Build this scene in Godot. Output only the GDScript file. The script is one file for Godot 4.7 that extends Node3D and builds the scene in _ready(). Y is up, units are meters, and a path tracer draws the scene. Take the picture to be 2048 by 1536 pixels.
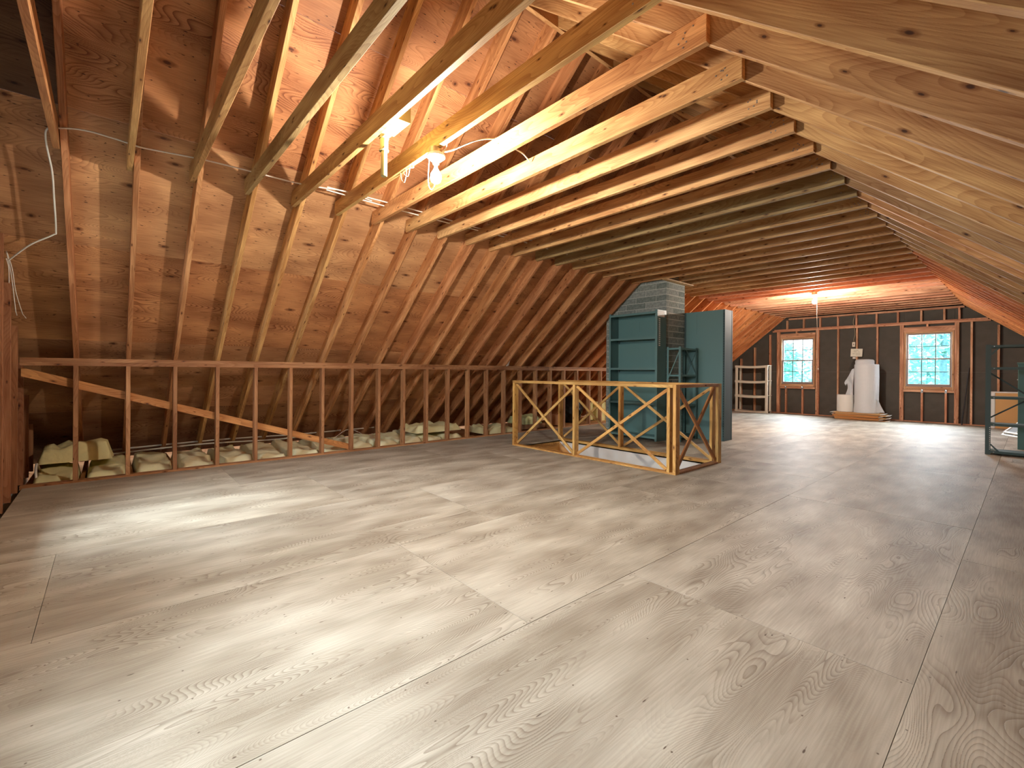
extends Node3D
# An attic: camera, sky and lights first; then floor, roof, walls; then the things in it.
const S := 0.4064            # 16 inch spacing of studs and rafters
const XC := -2.825           # ridge line
const SL := 0.84             # roof pitch
const COSR := 0.7657
const ZF := -14.65           # inner face of the far gable studs
const ZN := 0.63             # inner face of the near gable studs
var rng := RandomNumberGenerator.new()
var M := {}
var cache := {}

func under(x: float) -> float: return 2.745 - SL * (absf(x - XC) - 1.789)

# ---------------------------------------------------------------- mesh builder
class MB:
	var v := PackedVector3Array()
	var n := PackedVector3Array()
	var t := PackedVector2Array()
	var c := PackedColorArray()
	var rng: RandomNumberGenerator
	var col := Color.WHITE
	var us := 5.0      # metres that the texture spans along the grain
	var vs := 0.5      # and across it
	func tri(a: Vector3, b: Vector3, d: Vector3, na: Vector3, nb: Vector3, nd: Vector3, ua: Vector2, ub: Vector2, ud: Vector2):
		if (b - a).cross(d - a).dot(na + nb + nd) > 0.0:
			v.append_array([a, d, b]); n.append_array([na, nd, nb]); t.append_array([ua, ud, ub])
		else:
			v.append_array([a, b, d]); n.append_array([na, nb, nd]); t.append_array([ua, ub, ud])
		c.append_array([col, col, col])
	func face(p: Array, nn: Vector3, L: Vector3):
		var ax := L
		if absf(nn.dot(L)) > 0.9: ax = Vector3(L.y, L.z, L.x)
		ax = (ax - nn * nn.dot(ax)).normalized()
		var ay := nn.cross(ax)
		var q := []
		var mn := 1e9
		var mx := -1e9
		for a in p:
			var b: Vector3 = a
			q.append(Vector2(b.dot(ax), b.dot(ay)))
			mn = minf(mn, b.dot(ay)); mx = maxf(mx, b.dot(ay))
		var o := Vector2(rng.randf(), rng.randf() * maxf(0.0, 1.0 - (mx - mn) / vs))
		var uv := []
		for b in q: uv.append(Vector2(b.x / us, (b.y - mn) / vs) + o)
		for i in range(1, p.size() - 1): tri(p[0], p[i], p[i + 1], nn, nn, nn, uv[0], uv[i], uv[i + 1])
	func prism(poly: PackedVector2Array, o: Vector3, ex: Vector3, ey: Vector3, ez: Vector3, h0: float, h1: float, L: Vector3, ch := 0.0):
		if Geometry2D.is_polygon_clockwise(poly):
			poly = poly.duplicate(); poly.reverse()
		var k := poly.size()
		var ins := poly.duplicate()
		if ch > 0.0:
			for i in k:
				var a := (poly[i] - poly[(i + k - 1) % k]).normalized()
				var b := (poly[(i + 1) % k] - poly[i]).normalized()
				var na := Vector2(-a.y, a.x)
				var nb := Vector2(-b.y, b.x)
				ins[i] = poly[i] + (na + nb) * (ch / maxf(0.3, 1.0 + na.dot(nb)))
		var P := func(q: Vector2, h: float) -> Vector3: return o + ex * q.x + ey * q.y + ez * h
		var top := []
		var bot := []
		for q in ins:
			top.append(P.call(q, h1)); bot.append(P.call(q, h0))
		face(top, ez, L); face(bot, -ez, L)
		for i in k:
			var j := (i + 1) % k
			var d := (poly[j] - poly[i]).normalized()
			var nn := (ex * d.y - ey * d.x).normalized()
			face([P.call(poly[i], h0 + ch), P.call(poly[j], h0 + ch), P.call(poly[j], h1 - ch), P.call(poly[i], h1 - ch)], nn, L)
			if ch > 0.0:
				face([P.call(poly[i], h1 - ch), P.call(poly[j], h1 - ch), P.call(ins[j], h1), P.call(ins[i], h1)], (nn + ez).normalized(), L)
				face([P.call(poly[i], h0 + ch), P.call(poly[j], h0 + ch), P.call(ins[j], h0), P.call(ins[i], h0)], (nn - ez).normalized(), L)
	func box(ce: Vector3, s: Vector3, ax := 0, ch := 0.0, B := Basis()):
		# a board with its long edges chamfered; ax is the way of its grain
		var e := [Vector3.RIGHT, Vector3.UP, Vector3.BACK]
		var i1 := (ax + 1) % 3
		var i2 := (ax + 2) % 3
		var a := s[i1] / 2.0
		var b := s[i2] / 2.0
		var poly := PackedVector2Array([Vector2(-a, -b), Vector2(a, -b), Vector2(a, b), Vector2(-a, b)])
		if ch > 0.0:
			poly = PackedVector2Array([Vector2(-a + ch, -b), Vector2(a - ch, -b), Vector2(a, -b + ch), Vector2(a, b - ch), Vector2(a - ch, b), Vector2(-a + ch, b), Vector2(-a, b - ch), Vector2(-a, -b + ch)])
		prism(poly, ce, B * e[i1], B * e[i2], B * e[ax], -s[ax] / 2.0, s[ax] / 2.0, B * e[ax])
	func tube(pts: Array, r: float, k := 6, caps := true, r2 := -1.0):
		var rings := []
		var norms := []
		var up := Vector3.UP
		for i in pts.size():
			var d: Vector3 = (pts[mini(i + 1, pts.size() - 1)] - pts[maxi(i - 1, 0)]).normalized()
			if absf(d.dot(up)) > 0.95: up = Vector3(0.3, 0.1, 0.95).normalized()
			var x := d.cross(up).normalized()
			var y := x.cross(d)
			up = y
			var rr := r if r2 < 0.0 else lerpf(r, r2, float(i) / (pts.size() - 1))
			var ring := []
			var nr := []
			for j in k:
				var w := TAU * j / k
				var q := x * cos(w) + y * sin(w)
				nr.append(q); ring.append(pts[i] + q * rr)
			rings.append(ring); norms.append(nr)
		for i in pts.size() - 1:
			for j in k:
				var m := (j + 1) % k
				var ua := Vector2(float(i), float(j) / k)
				var ub := Vector2(float(i), float(j + 1) / k)
				var uc := Vector2(float(i + 1), float(j + 1) / k)
				var ud := Vector2(float(i + 1), float(j) / k)
				tri(rings[i][j], rings[i][m], rings[i + 1][m], norms[i][j], norms[i][m], norms[i + 1][m], ua, ub, uc)
				tri(rings[i][j], rings[i + 1][m], rings[i + 1][j], norms[i][j], norms[i + 1][m], norms[i + 1][j], ua, uc, ud)
		if caps:
			face(rings[0], (pts[0] - pts[1]).normalized(), Vector3(0.6, 0.5, 0.62).normalized())
			face(rings[-1], (pts[-1] - pts[-2]).normalized(), Vector3(0.6, 0.5, 0.62).normalized())
	func lathe(prof: Array, ce: Vector3, k := 24, wob := 0.0, B := Basis()):
		# prof: Vector2(radius, height), bottom to top
		for i in prof.size() - 1:
			var p: Vector2 = prof[i]
			var q: Vector2 = prof[i + 1]
			var d := q - p
			var sl := Vector2(d.y, -d.x).normalized()
			for j in k:
				var w0 := TAU * j / k
				var w1 := TAU * (j + 1) / k
				var f0 := 1.0 + wob * sin(3.0 * w0 + 0.7) + wob * 0.6 * sin(7.0 * w0)
				var f1 := 1.0 + wob * sin(3.0 * w1 + 0.7) + wob * 0.6 * sin(7.0 * w1)
				var c0 := Vector3(cos(w0), 0, sin(w0))
				var c1 := Vector3(cos(w1), 0, sin(w1))
				var n0 := B * (c0 * sl.x + Vector3.UP * sl.y)
				var n1 := B * (c1 * sl.x + Vector3.UP * sl.y)
				var a := ce + B * (c0 * p.x * f0 + Vector3.UP * p.y)
				var b := ce + B * (c1 * p.x * f1 + Vector3.UP * p.y)
				var e := ce + B * (c1 * q.x * f1 + Vector3.UP * q.y)
				var f := ce + B * (c0 * q.x * f0 + Vector3.UP * q.y)
				var u0 := Vector2(w0 / TAU * 4.0, p.y * 2.0)
				var u1 := Vector2(w1 / TAU * 4.0, p.y * 2.0)
				var u2 := Vector2(w1 / TAU * 4.0, q.y * 2.0)
				var u3 := Vector2(w0 / TAU * 4.0, q.y * 2.0)
				if p.x > 1e-5: tri(a, b, e, n0, n1, n1, u0, u1, u2)
				if q.x > 1e-5: tri(a, e, f, n0, n1, n0, u0, u2, u3)
	func grid(P: Array, nx: int, ny: int, flip := false):
		# P[j * nx + i], smooth
		var N := []
		for j in ny:
			for i in nx:
				var a: Vector3 = P[j * nx + mini(i + 1, nx - 1)] - P[j * nx + maxi(i - 1, 0)]
				var b: Vector3 = P[mini(j + 1, ny - 1) * nx + i] - P[maxi(j - 1, 0) * nx + i]
				var q := a.cross(b).normalized()
				N.append(-q if flip else q)
		for j in ny - 1:
			for i in nx - 1:
				var k := [j * nx + i, j * nx + i + 1, (j + 1) * nx + i + 1, (j + 1) * nx + i]
				var u := []
				for m in k: u.append(Vector2(float(m % nx) / (nx - 1), float(m / nx) / (ny - 1)))
				tri(P[k[0]], P[k[1]], P[k[2]], N[k[0]], N[k[1]], N[k[2]], u[0], u[1], u[2])
				tri(P[k[0]], P[k[2]], P[k[3]], N[k[0]], N[k[2]], N[k[3]], u[0], u[2], u[3])
	func mesh() -> ArrayMesh:
		var arr := []
		arr.resize(Mesh.ARRAY_MAX)
		arr[Mesh.ARRAY_VERTEX] = v; arr[Mesh.ARRAY_NORMAL] = n; arr[Mesh.ARRAY_TEX_UV] = t; arr[Mesh.ARRAY_COLOR] = c
		var m := ArrayMesh.new()
		m.add_surface_from_arrays(Mesh.PRIMITIVE_TRIANGLES, arr)
		return m

func mb(col := Color.WHITE) -> MB:
	var b := MB.new()
	b.rng = rng; b.col = col
	return b
func put(called: String, b, mat: Material, parent: Node = self, at := Vector3.ZERO) -> MeshInstance3D:
	var o := MeshInstance3D.new()
	o.name = called
	o.mesh = b.mesh() if b is MB else b
	o.material_override = mat
	o.position = at
	parent.add_child(o, true)
	return o
func thing(called: String, label: String, category: String, at := Vector3.ZERO, group := "", turn := 0.0) -> Node3D:
	var o := Node3D.new()
	o.name = called; o.position = at; o.rotation.y = turn
	add_child(o, true)
	return tag(o, label, category, group)
func tag(o: Node3D, label: String, category: String, group := "", kind := "") -> Node3D:
	o.set_meta("label", label); o.set_meta("category", category)
	if group: o.set_meta("group", group)
	if kind: o.set_meta("kind", kind)
	return o
func struct(called: String, label: String, category: String) -> Node3D:
	return tag(thing(called, label, category), label, category, "", "structure")
func board(called: String, parent: Node, ce: Vector3, s: Vector3, ax: int, mat: Material, col: Color, ch := 0.0025) -> MeshInstance3D:
	# a piece of lumber; a few meshes of each size are shared between alike pieces
	var key := "%.3f,%.3f,%.3f,%d,%s,%d" % [s.x, s.y, s.z, ax, col.to_html(), rng.randi() % 5]
	if not cache.has(key):
		var b := mb(col)
		b.box(Vector3.ZERO, s, ax, ch)
		cache[key] = b.mesh()
	return put(called, cache[key], mat, parent, ce)
func smooth(p: Array, k := 6) -> Array:
	var out := []
	for i in p.size() - 1:
		var a: Vector3 = p[maxi(i - 1, 0)]
		var b: Vector3 = p[i]
		var c: Vector3 = p[i + 1]
		var d: Vector3 = p[mini(i + 2, p.size() - 1)]
		for j in k: out.append(b.cubic_interpolate(c, a, d, float(j) / k))
	out.append(p[-1])
	return out
func pick(a: Array) -> Color: return a[rng.randi() % a.size()]

# ---------------------------------------------------------------- textures
func noise(sd: int, f: float, oct := 3) -> FastNoiseLite:
	var q := FastNoiseLite.new()
	q.seed = sd; q.noise_type = FastNoiseLite.TYPE_SIMPLEX_SMOOTH; q.frequency = f
	q.fractal_type = FastNoiseLite.FRACTAL_FBM if oct > 1 else FastNoiseLite.FRACTAL_NONE
	q.fractal_octaves = oct
	return q
func tex(w: int, h: int, a: PackedByteArray, fmt: int) -> ImageTexture:
	var im := Image.create_from_data(w, h, false, fmt, a)
	return ImageTexture.create_from_image(im)
# rotary-cut plywood, one 2.44 x 1.22 m sheet: contour-like grain, streaks, knots, nail heads
func plywood(w: int, h: int, sd: int, light: Color, dark: Color, spot: Color, bands: float, grain: float, knots: int, nails: bool, patchy: float) -> Array:
	var r := RandomNumberGenerator.new()
	r.seed = sd
	var nf := noise(sd, 0.55, 3)
	var nm := noise(sd + 1, 0.9, 2)
	var ns := noise(sd + 2, 1.0, 2)
	var np := noise(sd + 3, 1.3, 3)
	var px := PackedByteArray(); px.resize(w * h * 3)
	var hh := PackedByteArray(); hh.resize(w * h)
	var kx := 2.44 / w
	var ky := 1.22 / h
	var lr := light.r * 255.0; var lg := light.g * 255.0; var lb := light.b * 255.0
	var dr := dark.r * 255.0 - lr; var dg := dark.g * 255.0 - lg; var db := dark.b * 255.0 - lb
	var i := 0
	for y in h:
		var Y := y * ky
		for x in w:
			var X := x * kx
			var f := nf.get_noise_2d(X * 0.75, Y * 3.2) * bands
			f -= floorf(f)
			var m := clampf(nm.get_noise_2d(X * 0.8 + 7.0, Y * 2.4) * 1.6 + 0.55, 0.08, 1.0)
			var s := ns.get_noise_2d(X * 4.0, Y * 95.0)
			var g := f * f * f * m
			var p := np.get_noise_2d(X * 0.9, Y * 2.2) * patchy
			var k := g * grain + s * 0.16 + p + 0.15
			px[i * 3] = int(clampf(lr + dr * k, 0, 255)); px[i * 3 + 1] = int(clampf(lg + dg * k, 0, 255)); px[i * 3 + 2] = int(clampf(lb + db * k, 0, 255))
			hh[i] = int(clampf(170.0 - g * 110.0 + s * 40.0, 0, 255))
			i += 1
	for q in knots:
		var cx := r.randf() * 2.4 + 0.02
		var cy := r.randf() * 1.2 + 0.01
		var big := r.randf() < 0.045
		var ra := r.randf_range(0.012, 0.026) if big else r.randf_range(0.004, 0.013)
		var rb := r.randf_range(0.007, 0.014) if big else r.randf_range(0.0014, 0.0035)
		blot(px, w, h, cx / kx, cy / ky, ra / kx, rb / ky, spot, 0.95)
		if r.randf() < 0.5: blot(px, w, h, (cx + ra) / kx, cy / ky, ra * 1.7 / kx, rb * 0.5 / ky, spot, 0.45)
		if big: blot(px, w, h, cx / kx, cy / ky, ra * 2.6 / kx, rb * 1.9 / ky, dark, 0.55)
	if nails:
		for a in 7:
			for b in 7:
				blot(px, w, h, (0.02 + a * 0.4) / kx + r.randf_range(-4, 4), (0.02 + b * 0.195) / ky + r.randf_range(-9, 9), 0.0035 / kx, 0.0035 / ky, spot, 0.8)
	return [tex(w, h, px, Image.FORMAT_RGB8), tex(w, h, hh, Image.FORMAT_L8)]
func blot(px: PackedByteArray, w: int, h: int, cx: float, cy: float, ra: float, rb: float, col: Color, k: float):
	ra = maxf(ra, 0.8); rb = maxf(rb, 0.7)
	for y in range(maxi(0, int(cy - rb - 1)), mini(h, int(cy + rb + 2))):
		for x in range(maxi(0, int(cx - ra - 1)), mini(w, int(cx + ra + 2))):
			var d := Vector2((x - cx) / ra, (y - cy) / rb).length()
			var a := clampf((1.15 - d) * 2.0, 0.0, 1.0) * k
			if a <= 0.0: continue
			var i := (y * w + x) * 3
			px[i] = int(lerpf(px[i], col.r * 255.0, a)); px[i + 1] = int(lerpf(px[i + 1], col.g * 255.0, a)); px[i + 2] = int(lerpf(px[i + 2], col.b * 255.0, a))
# sawn lumber, 5 m along x and 0.5 m across y; wraps along x
func lumber(w: int, h: int, sd: int, light: Color, dark: Color) -> Array:
	var r := RandomNumberGenerator.new()
	r.seed = sd
	var nf := noise(sd, 0.5, 2)
	var ns := noise(sd + 2, 1.0, 2)
	var np := noise(sd + 3, 1.0, 2)
	var px := PackedByteArray(); px.resize(w * h * 3)
	var hh := PackedByteArray(); hh.resize(w * h)
	var i := 0
	for y in h:
		var Y := y * 0.5 / h
		for x in w:
			var a := TAU * x / w
			var cx := cos(a) * 0.8
			var cy := sin(a) * 0.8
			var f := nf.get_noise_3d(cx * 0.9, cy * 0.9, Y * 7.0) * 13.0 + Y * 45.0
			f -= floorf(f)
			var s := ns.get_noise_3d(cx * 5.0, cy * 5.0, Y * 260.0)
			var p := np.get_noise_3d(cx * 1.5, cy * 1.5, Y * 9.0)
			var k := f * f * 0.32 + s * 0.28 + p * 0.55 + 0.16
			px[i * 3] = int(clampf(lerpf(light.r, dark.r, k) * 255.0, 0, 255)); px[i * 3 + 1] = int(clampf(lerpf(light.g, dark.g, k) * 255.0, 0, 255)); px[i * 3 + 2] = int(clampf(lerpf(light.b, dark.b, k) * 255.0, 0, 255))
			hh[i] = int(clampf(150.0 - f * f * 50.0 + s * 60.0, 0, 255))
			i += 1
	var sp := Color(0.24, 0.13, 0.07)
	for q in 46:
		var cx := r.randf() * w
		var cy := r.randf() * h
		var ra := r.randf_range(2.5, 6.0)
		blot(px, w, h, cx, cy, ra * 2.4, ra * 2.0, dark.lerp(sp, 0.2), 0.6)
		blot(px, w, h, cx, cy, ra, ra * r.randf_range(0.7, 1.2), sp, 0.8)
	return [tex(w, h, px, Image.FORMAT_RGB8), tex(w, h, hh, Image.FORMAT_L8)]
func wood(tx: Array, rough: float, bump: float, spec := 0.5) -> StandardMaterial3D:
	var m := StandardMaterial3D.new()
	m.albedo_texture = tx[0]
	m.vertex_color_use_as_albedo = true
	m.roughness = rough; m.metallic_specular = spec
	m.heightmap_enabled = true; m.heightmap_texture = tx[1]; m.heightmap_scale = bump
	return m
func flat(r: int, g: int, b: int, rough := 0.7, metal := 0.0, tint := false) -> StandardMaterial3D:
	var m := StandardMaterial3D.new()
	m.albedo_color = Color8(r, g, b); m.roughness = rough; m.metallic = metal
	m.vertex_color_use_as_albedo = tint
	return m
func mottled(r: int, g: int, b: int, amt: float, freq: float, rough: float, bump := 0.0) -> StandardMaterial3D:
	var m := flat(r, g, b, rough)
	var c := Color8(r, g, b)
	m.albedo_color = Color.WHITE
	m.vertex_color_use_as_albedo = true
	var q := NoiseTexture2D.new()
	q.width = 256; q.height = 256; q.seamless = true; q.noise = noise(r + g, freq, 4)
	var gr := Gradient.new()
	gr.set_color(0, c.darkened(amt)); gr.set_color(1, c.lightened(amt))
	q.color_ramp = gr
	m.albedo_texture = q
	m.uv1_triplanar = true; m.uv1_scale = Vector3.ONE * 1.3
	if bump > 0.0:
		var hq := NoiseTexture2D.new()
		hq.width = 256; hq.height = 256; hq.seamless = true; hq.noise = noise(r + b + 5, freq * 1.5, 4)
		m.heightmap_enabled = true; m.heightmap_texture = hq; m.heightmap_scale = bump
	return m

func materials():
	var fc := [Color8(196, 192, 177), Color8(122, 110, 94)]
	M.floor = [wood(plywood(2048, 1024, 11, fc[0], fc[1], Color8(92, 78, 66), 30.0, 0.5, 14, true, 0.5), 0.56, 0.12, 0.45), wood(plywood(2048, 1024, 37, fc[0], fc[1], Color8(92, 78, 66), 44.0, 0.55, 22, true, 0.5), 0.56, 0.12, 0.45)]
	var rc := [Color8(208, 158, 112), Color8(116, 70, 44)]
	M.roof = [wood(plywood(1024, 512, 71, rc[0], rc[1], Color8(52, 30, 20), 24.0, 0.36, 240, false, 0.42), 0.62, 0.05, 0.4), wood(plywood(1024, 512, 93, rc[0], rc[1], Color8(52, 30, 20), 20.0, 0.75, 150, false, 0.42), 0.62, 0.05, 0.4)]
	M.wood = wood(lumber(2048, 512, 5, Color8(224, 184, 136), Color8(148, 98, 58)), 0.62, 0.05, 0.45)
	M.black = mottled(86, 80, 72, 0.03, 0.01, 0.85)
	M.white_wall = mottled(236, 234, 228, 0.02, 0.01, 0.8)
	M.teal = flat(106, 144, 143, 0.42, 0.0, true)
	M.teal.metallic_specular = 0.6
	M.steel_dark = flat(78, 98, 98, 0.62, 0.0, true)
	M.block = mottled(164, 172, 165, 0.16, 0.05, 0.9, 0.3)
	M.mortar = mottled(214, 218, 208, 0.06, 0.06, 0.95)
	M.zinc = flat(150, 150, 148, 0.4, 0.7)
	M.white = flat(238, 236, 230, 0.5, 0.0, true)
	M.cable = flat(236, 232, 222, 0.45)
	M.glass = flat(250, 255, 255, 0.02); M.glass.albedo_color.a = 0.05; M.glass.transparency = BaseMaterial3D.TRANSPARENCY_ALPHA
	M.sash = flat(150, 132, 126, 0.5)
	M.muntin = flat(80, 92, 95, 0.5)
	M.fiber = mottled(252, 246, 200, 0.06, 0.02, 1.0, 0.4)
	M.card = flat(216, 170, 118, 0.8, 0.0, true)
	M.plastic = flat(238, 230, 212, 0.35)
	M.wrap = flat(242, 246, 251, 0.3); M.wrap.backlight_enabled = true; M.wrap.backlight = Color(0.3, 0.3, 0.32)
	var bub := Image.create(128, 128, false, Image.FORMAT_L8)
	for y in 128:
		for x in 128:
			var d := Vector2(fposmod(x + (8 if (y / 16) % 2 else 0), 16) - 8, y % 16 - 8).length() / 7.5
			var k := sqrt(maxf(0.0, 1.0 - d * d))
			bub.set_pixel(x, y, Color(k, k, k))
	M.wrap.heightmap_enabled = true; M.wrap.heightmap_texture = ImageTexture.create_from_image(bub); M.wrap.heightmap_scale = 0.5
	M.wrap.uv1_scale = Vector3(2.2, 4.4, 1)
	M.bag = flat(24, 24, 27, 0.3)
	M.leaf = flat(176, 232, 222, 0.7, 0.0, true); M.leaf.backlight_enabled = true; M.leaf.backlight = Color(0.36, 0.6, 0.55)
	M.bark = mottled(70, 132, 142, 0.2, 0.03, 0.9)
	M.ground = mottled(120, 170, 140, 0.2, 0.02, 1.0)
	M.print = flat(52, 42, 38, 0.8)

func area(called: String, at: Vector3, size: Vector2, turn: float, e: float, col: Color, tilt := 0.0):
	var a := AreaLight3D.new()
	a.name = called; a.position = at; a.rotation = Vector3(tilt, turn, 0); a.area_size = size
	a.light_energy = e; a.light_color = col; a.area_range = 40.0; a.shadow_enabled = true
	add_child(a, true)

# ================================================================ scene
func _ready():
	rng.seed = 20
	# camera: 917 px focal length in a 2048 x 1536 frame, principal point 22 px above the middle
	var cam := Camera3D.new()
	cam.name = "camera"
	cam.projection = Camera3D.PROJECTION_FRUSTUM
	cam.near = 0.05; cam.far = 200.0
	cam.size = 0.05 * 1536.0 / 917.0
	cam.frustum_offset = Vector2(0, -22.0 * 0.05 / 917.0)
	cam.position = Vector3(0, 1.16, 0)
	cam.basis = Basis.from_euler(Vector3(-0.0021, 0.848, 0.0062))
	add_child(cam)
	var we := WorldEnvironment.new()
	we.name = "environment"
	var env := Environment.new()
	env.background_mode = Environment.BG_SKY
	var sm := ProceduralSkyMaterial.new()
	sm.sky_top_color = Color(0.86, 0.93, 1.0); sm.sky_horizon_color = Color(0.97, 1.0, 1.0)
	sm.ground_bottom_color = Color(0.4, 0.5, 0.42); sm.ground_horizon_color = Color(0.9, 0.98, 0.96)
	sm.sky_energy_multiplier = 2.1
	sm.ground_energy_multiplier = 0.8
	env.sky = Sky.new(); env.sky.sky_material = sm
	env.tonemap_mode = Environment.TONE_MAPPER_LINEAR
	env.tonemap_exposure = 1.27
	env.sdfgi_enabled = true; env.ssao_enabled = true; env.ssil_enabled = true
	we.environment = env
	add_child(we)
	# daylight through the four gable windows
	var day := Color(0.92, 0.97, 1.0)
	for x in [-4.40, -1.63]:
		area("daylight_far", Vector3(x, 2.35, ZF - 0.95), Vector2(1.5, 1.3), PI, 38.0, day, -0.6)
		area("daylight_near", Vector3(x, 2.35, ZN + 0.95), Vector2(1.5, 1.3), 0.0, 36.0, day, -0.5)
	materials()
	build_floor()
	build_roof()
	build_gables()
	build_knee_walls()
	build_outside()
	build_railing()
	build_chimney()
	build_metal()
	build_far_things()
	build_lamps()
	build_cables()
	build_eave()

const BULB := Color(1.0, 0.95, 0.89)
const TIE := [Color(0.96, 0.94, 0.82), Color(0.86, 0.88, 0.74), Color(1.02, 0.95, 0.82), Color(0.9, 0.86, 0.72), Color(1.0, 0.9, 0.74)]
const RAFTER := [Color(0.86, 0.74, 0.64), Color(0.92, 0.82, 0.70), Color(0.78, 0.66, 0.57), Color(0.95, 0.8, 0.68), Color(0.84, 0.80, 0.64)]
const RAFTER_B := [Color(0.74, 0.70, 0.56), Color(0.84, 0.76, 0.58), Color(0.56, 0.53, 0.47), Color(0.9, 0.76, 0.6), Color(0.66, 0.6, 0.5)]
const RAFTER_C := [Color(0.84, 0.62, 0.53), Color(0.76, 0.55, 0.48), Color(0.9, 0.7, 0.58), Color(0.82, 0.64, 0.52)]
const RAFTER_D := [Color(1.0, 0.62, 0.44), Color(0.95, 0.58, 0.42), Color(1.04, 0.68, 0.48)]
const TIE_NEAR := [Color(0.8, 0.62, 0.5), Color(0.92, 0.84, 0.66), Color(0.78, 0.72, 0.58), Color(0.66, 0.74, 0.66), Color(0.82, 0.8, 0.62), Color(0.92, 0.92, 0.66), Color(1.0, 0.84, 0.66), Color(1.04, 0.96, 0.78)]
const GABLE_STUD := [Color(0.56, 0.38, 0.34), Color(0.5, 0.34, 0.3), Color(0.6, 0.42, 0.36)]
const STUD := [Color(0.62, 0.48, 0.42), Color(0.7, 0.55, 0.47), Color(0.56, 0.43, 0.38)]
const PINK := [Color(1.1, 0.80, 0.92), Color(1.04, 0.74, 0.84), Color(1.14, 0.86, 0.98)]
const RAIL := [Color(1.16, 0.95, 0.56), Color(1.1, 0.9, 0.54), Color(1.2, 1.02, 0.66)]

func sheet(called: String, parent: Node, o: Vector3, ez: Vector3, es: Vector3, lz: float, ls: float, th: float, mat: Material, col: Color, fu: float, fv: float) -> MeshInstance3D:
	# a plywood sheet: corner o, its length lz along ez, its width ls along es, thickness th away from the room
	var b := mb(col)
	var nn := ez.cross(es).normalized()
	var inner := -nn
	var g := 0.0012
	var q := [o + ez * g + es * g, o + ez * (lz - g) + es * g, o + ez * (lz - g) + es * (ls - g), o + ez * g + es * (ls - g)]
	var u0 := (0.0 if fu > 0.5 else 1.0)
	var v0 := (0.0 if fv > 0.5 else 1.0)
	var du := minf(lz / 2.44, 0.999) * (1.0 if fu > 0.5 else -1.0)
	var dv := minf(ls / 1.22, 0.999) * (1.0 if fv > 0.5 else -1.0)
	var uv := [Vector2(u0, v0), Vector2(u0 + du, v0), Vector2(u0 + du, v0 + dv), Vector2(u0, v0 + dv)]
	b.tri(q[0], q[1], q[2], inner, inner, inner, uv[0], uv[1], uv[2])
	b.tri(q[0], q[2], q[3], inner, inner, inner, uv[0], uv[2], uv[3])
	var w := []
	for a in q: w.append(a + nn * th)
	b.tri(w[0], w[1], w[2], nn, nn, nn, uv[0], uv[1], uv[2])
	b.tri(w[0], w[2], w[3], nn, nn, nn, uv[0], uv[2], uv[3])
	for i in 4:
		var j := (i + 1) % 4
		var d: Vector3 = (q[j] - q[i]).normalized()
		var out := d.cross(nn)
		if out.dot(q[i] - (q[0] + q[2]) * 0.5) < 0.0: out = -out
		b.tri(q[i], q[j], w[j], out, out, out, uv[i], uv[j], uv[j])
		b.tri(q[i], w[j], w[i], out, out, out, uv[i], uv[j], uv[i])
	return put(called, b, mat, parent)

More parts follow.
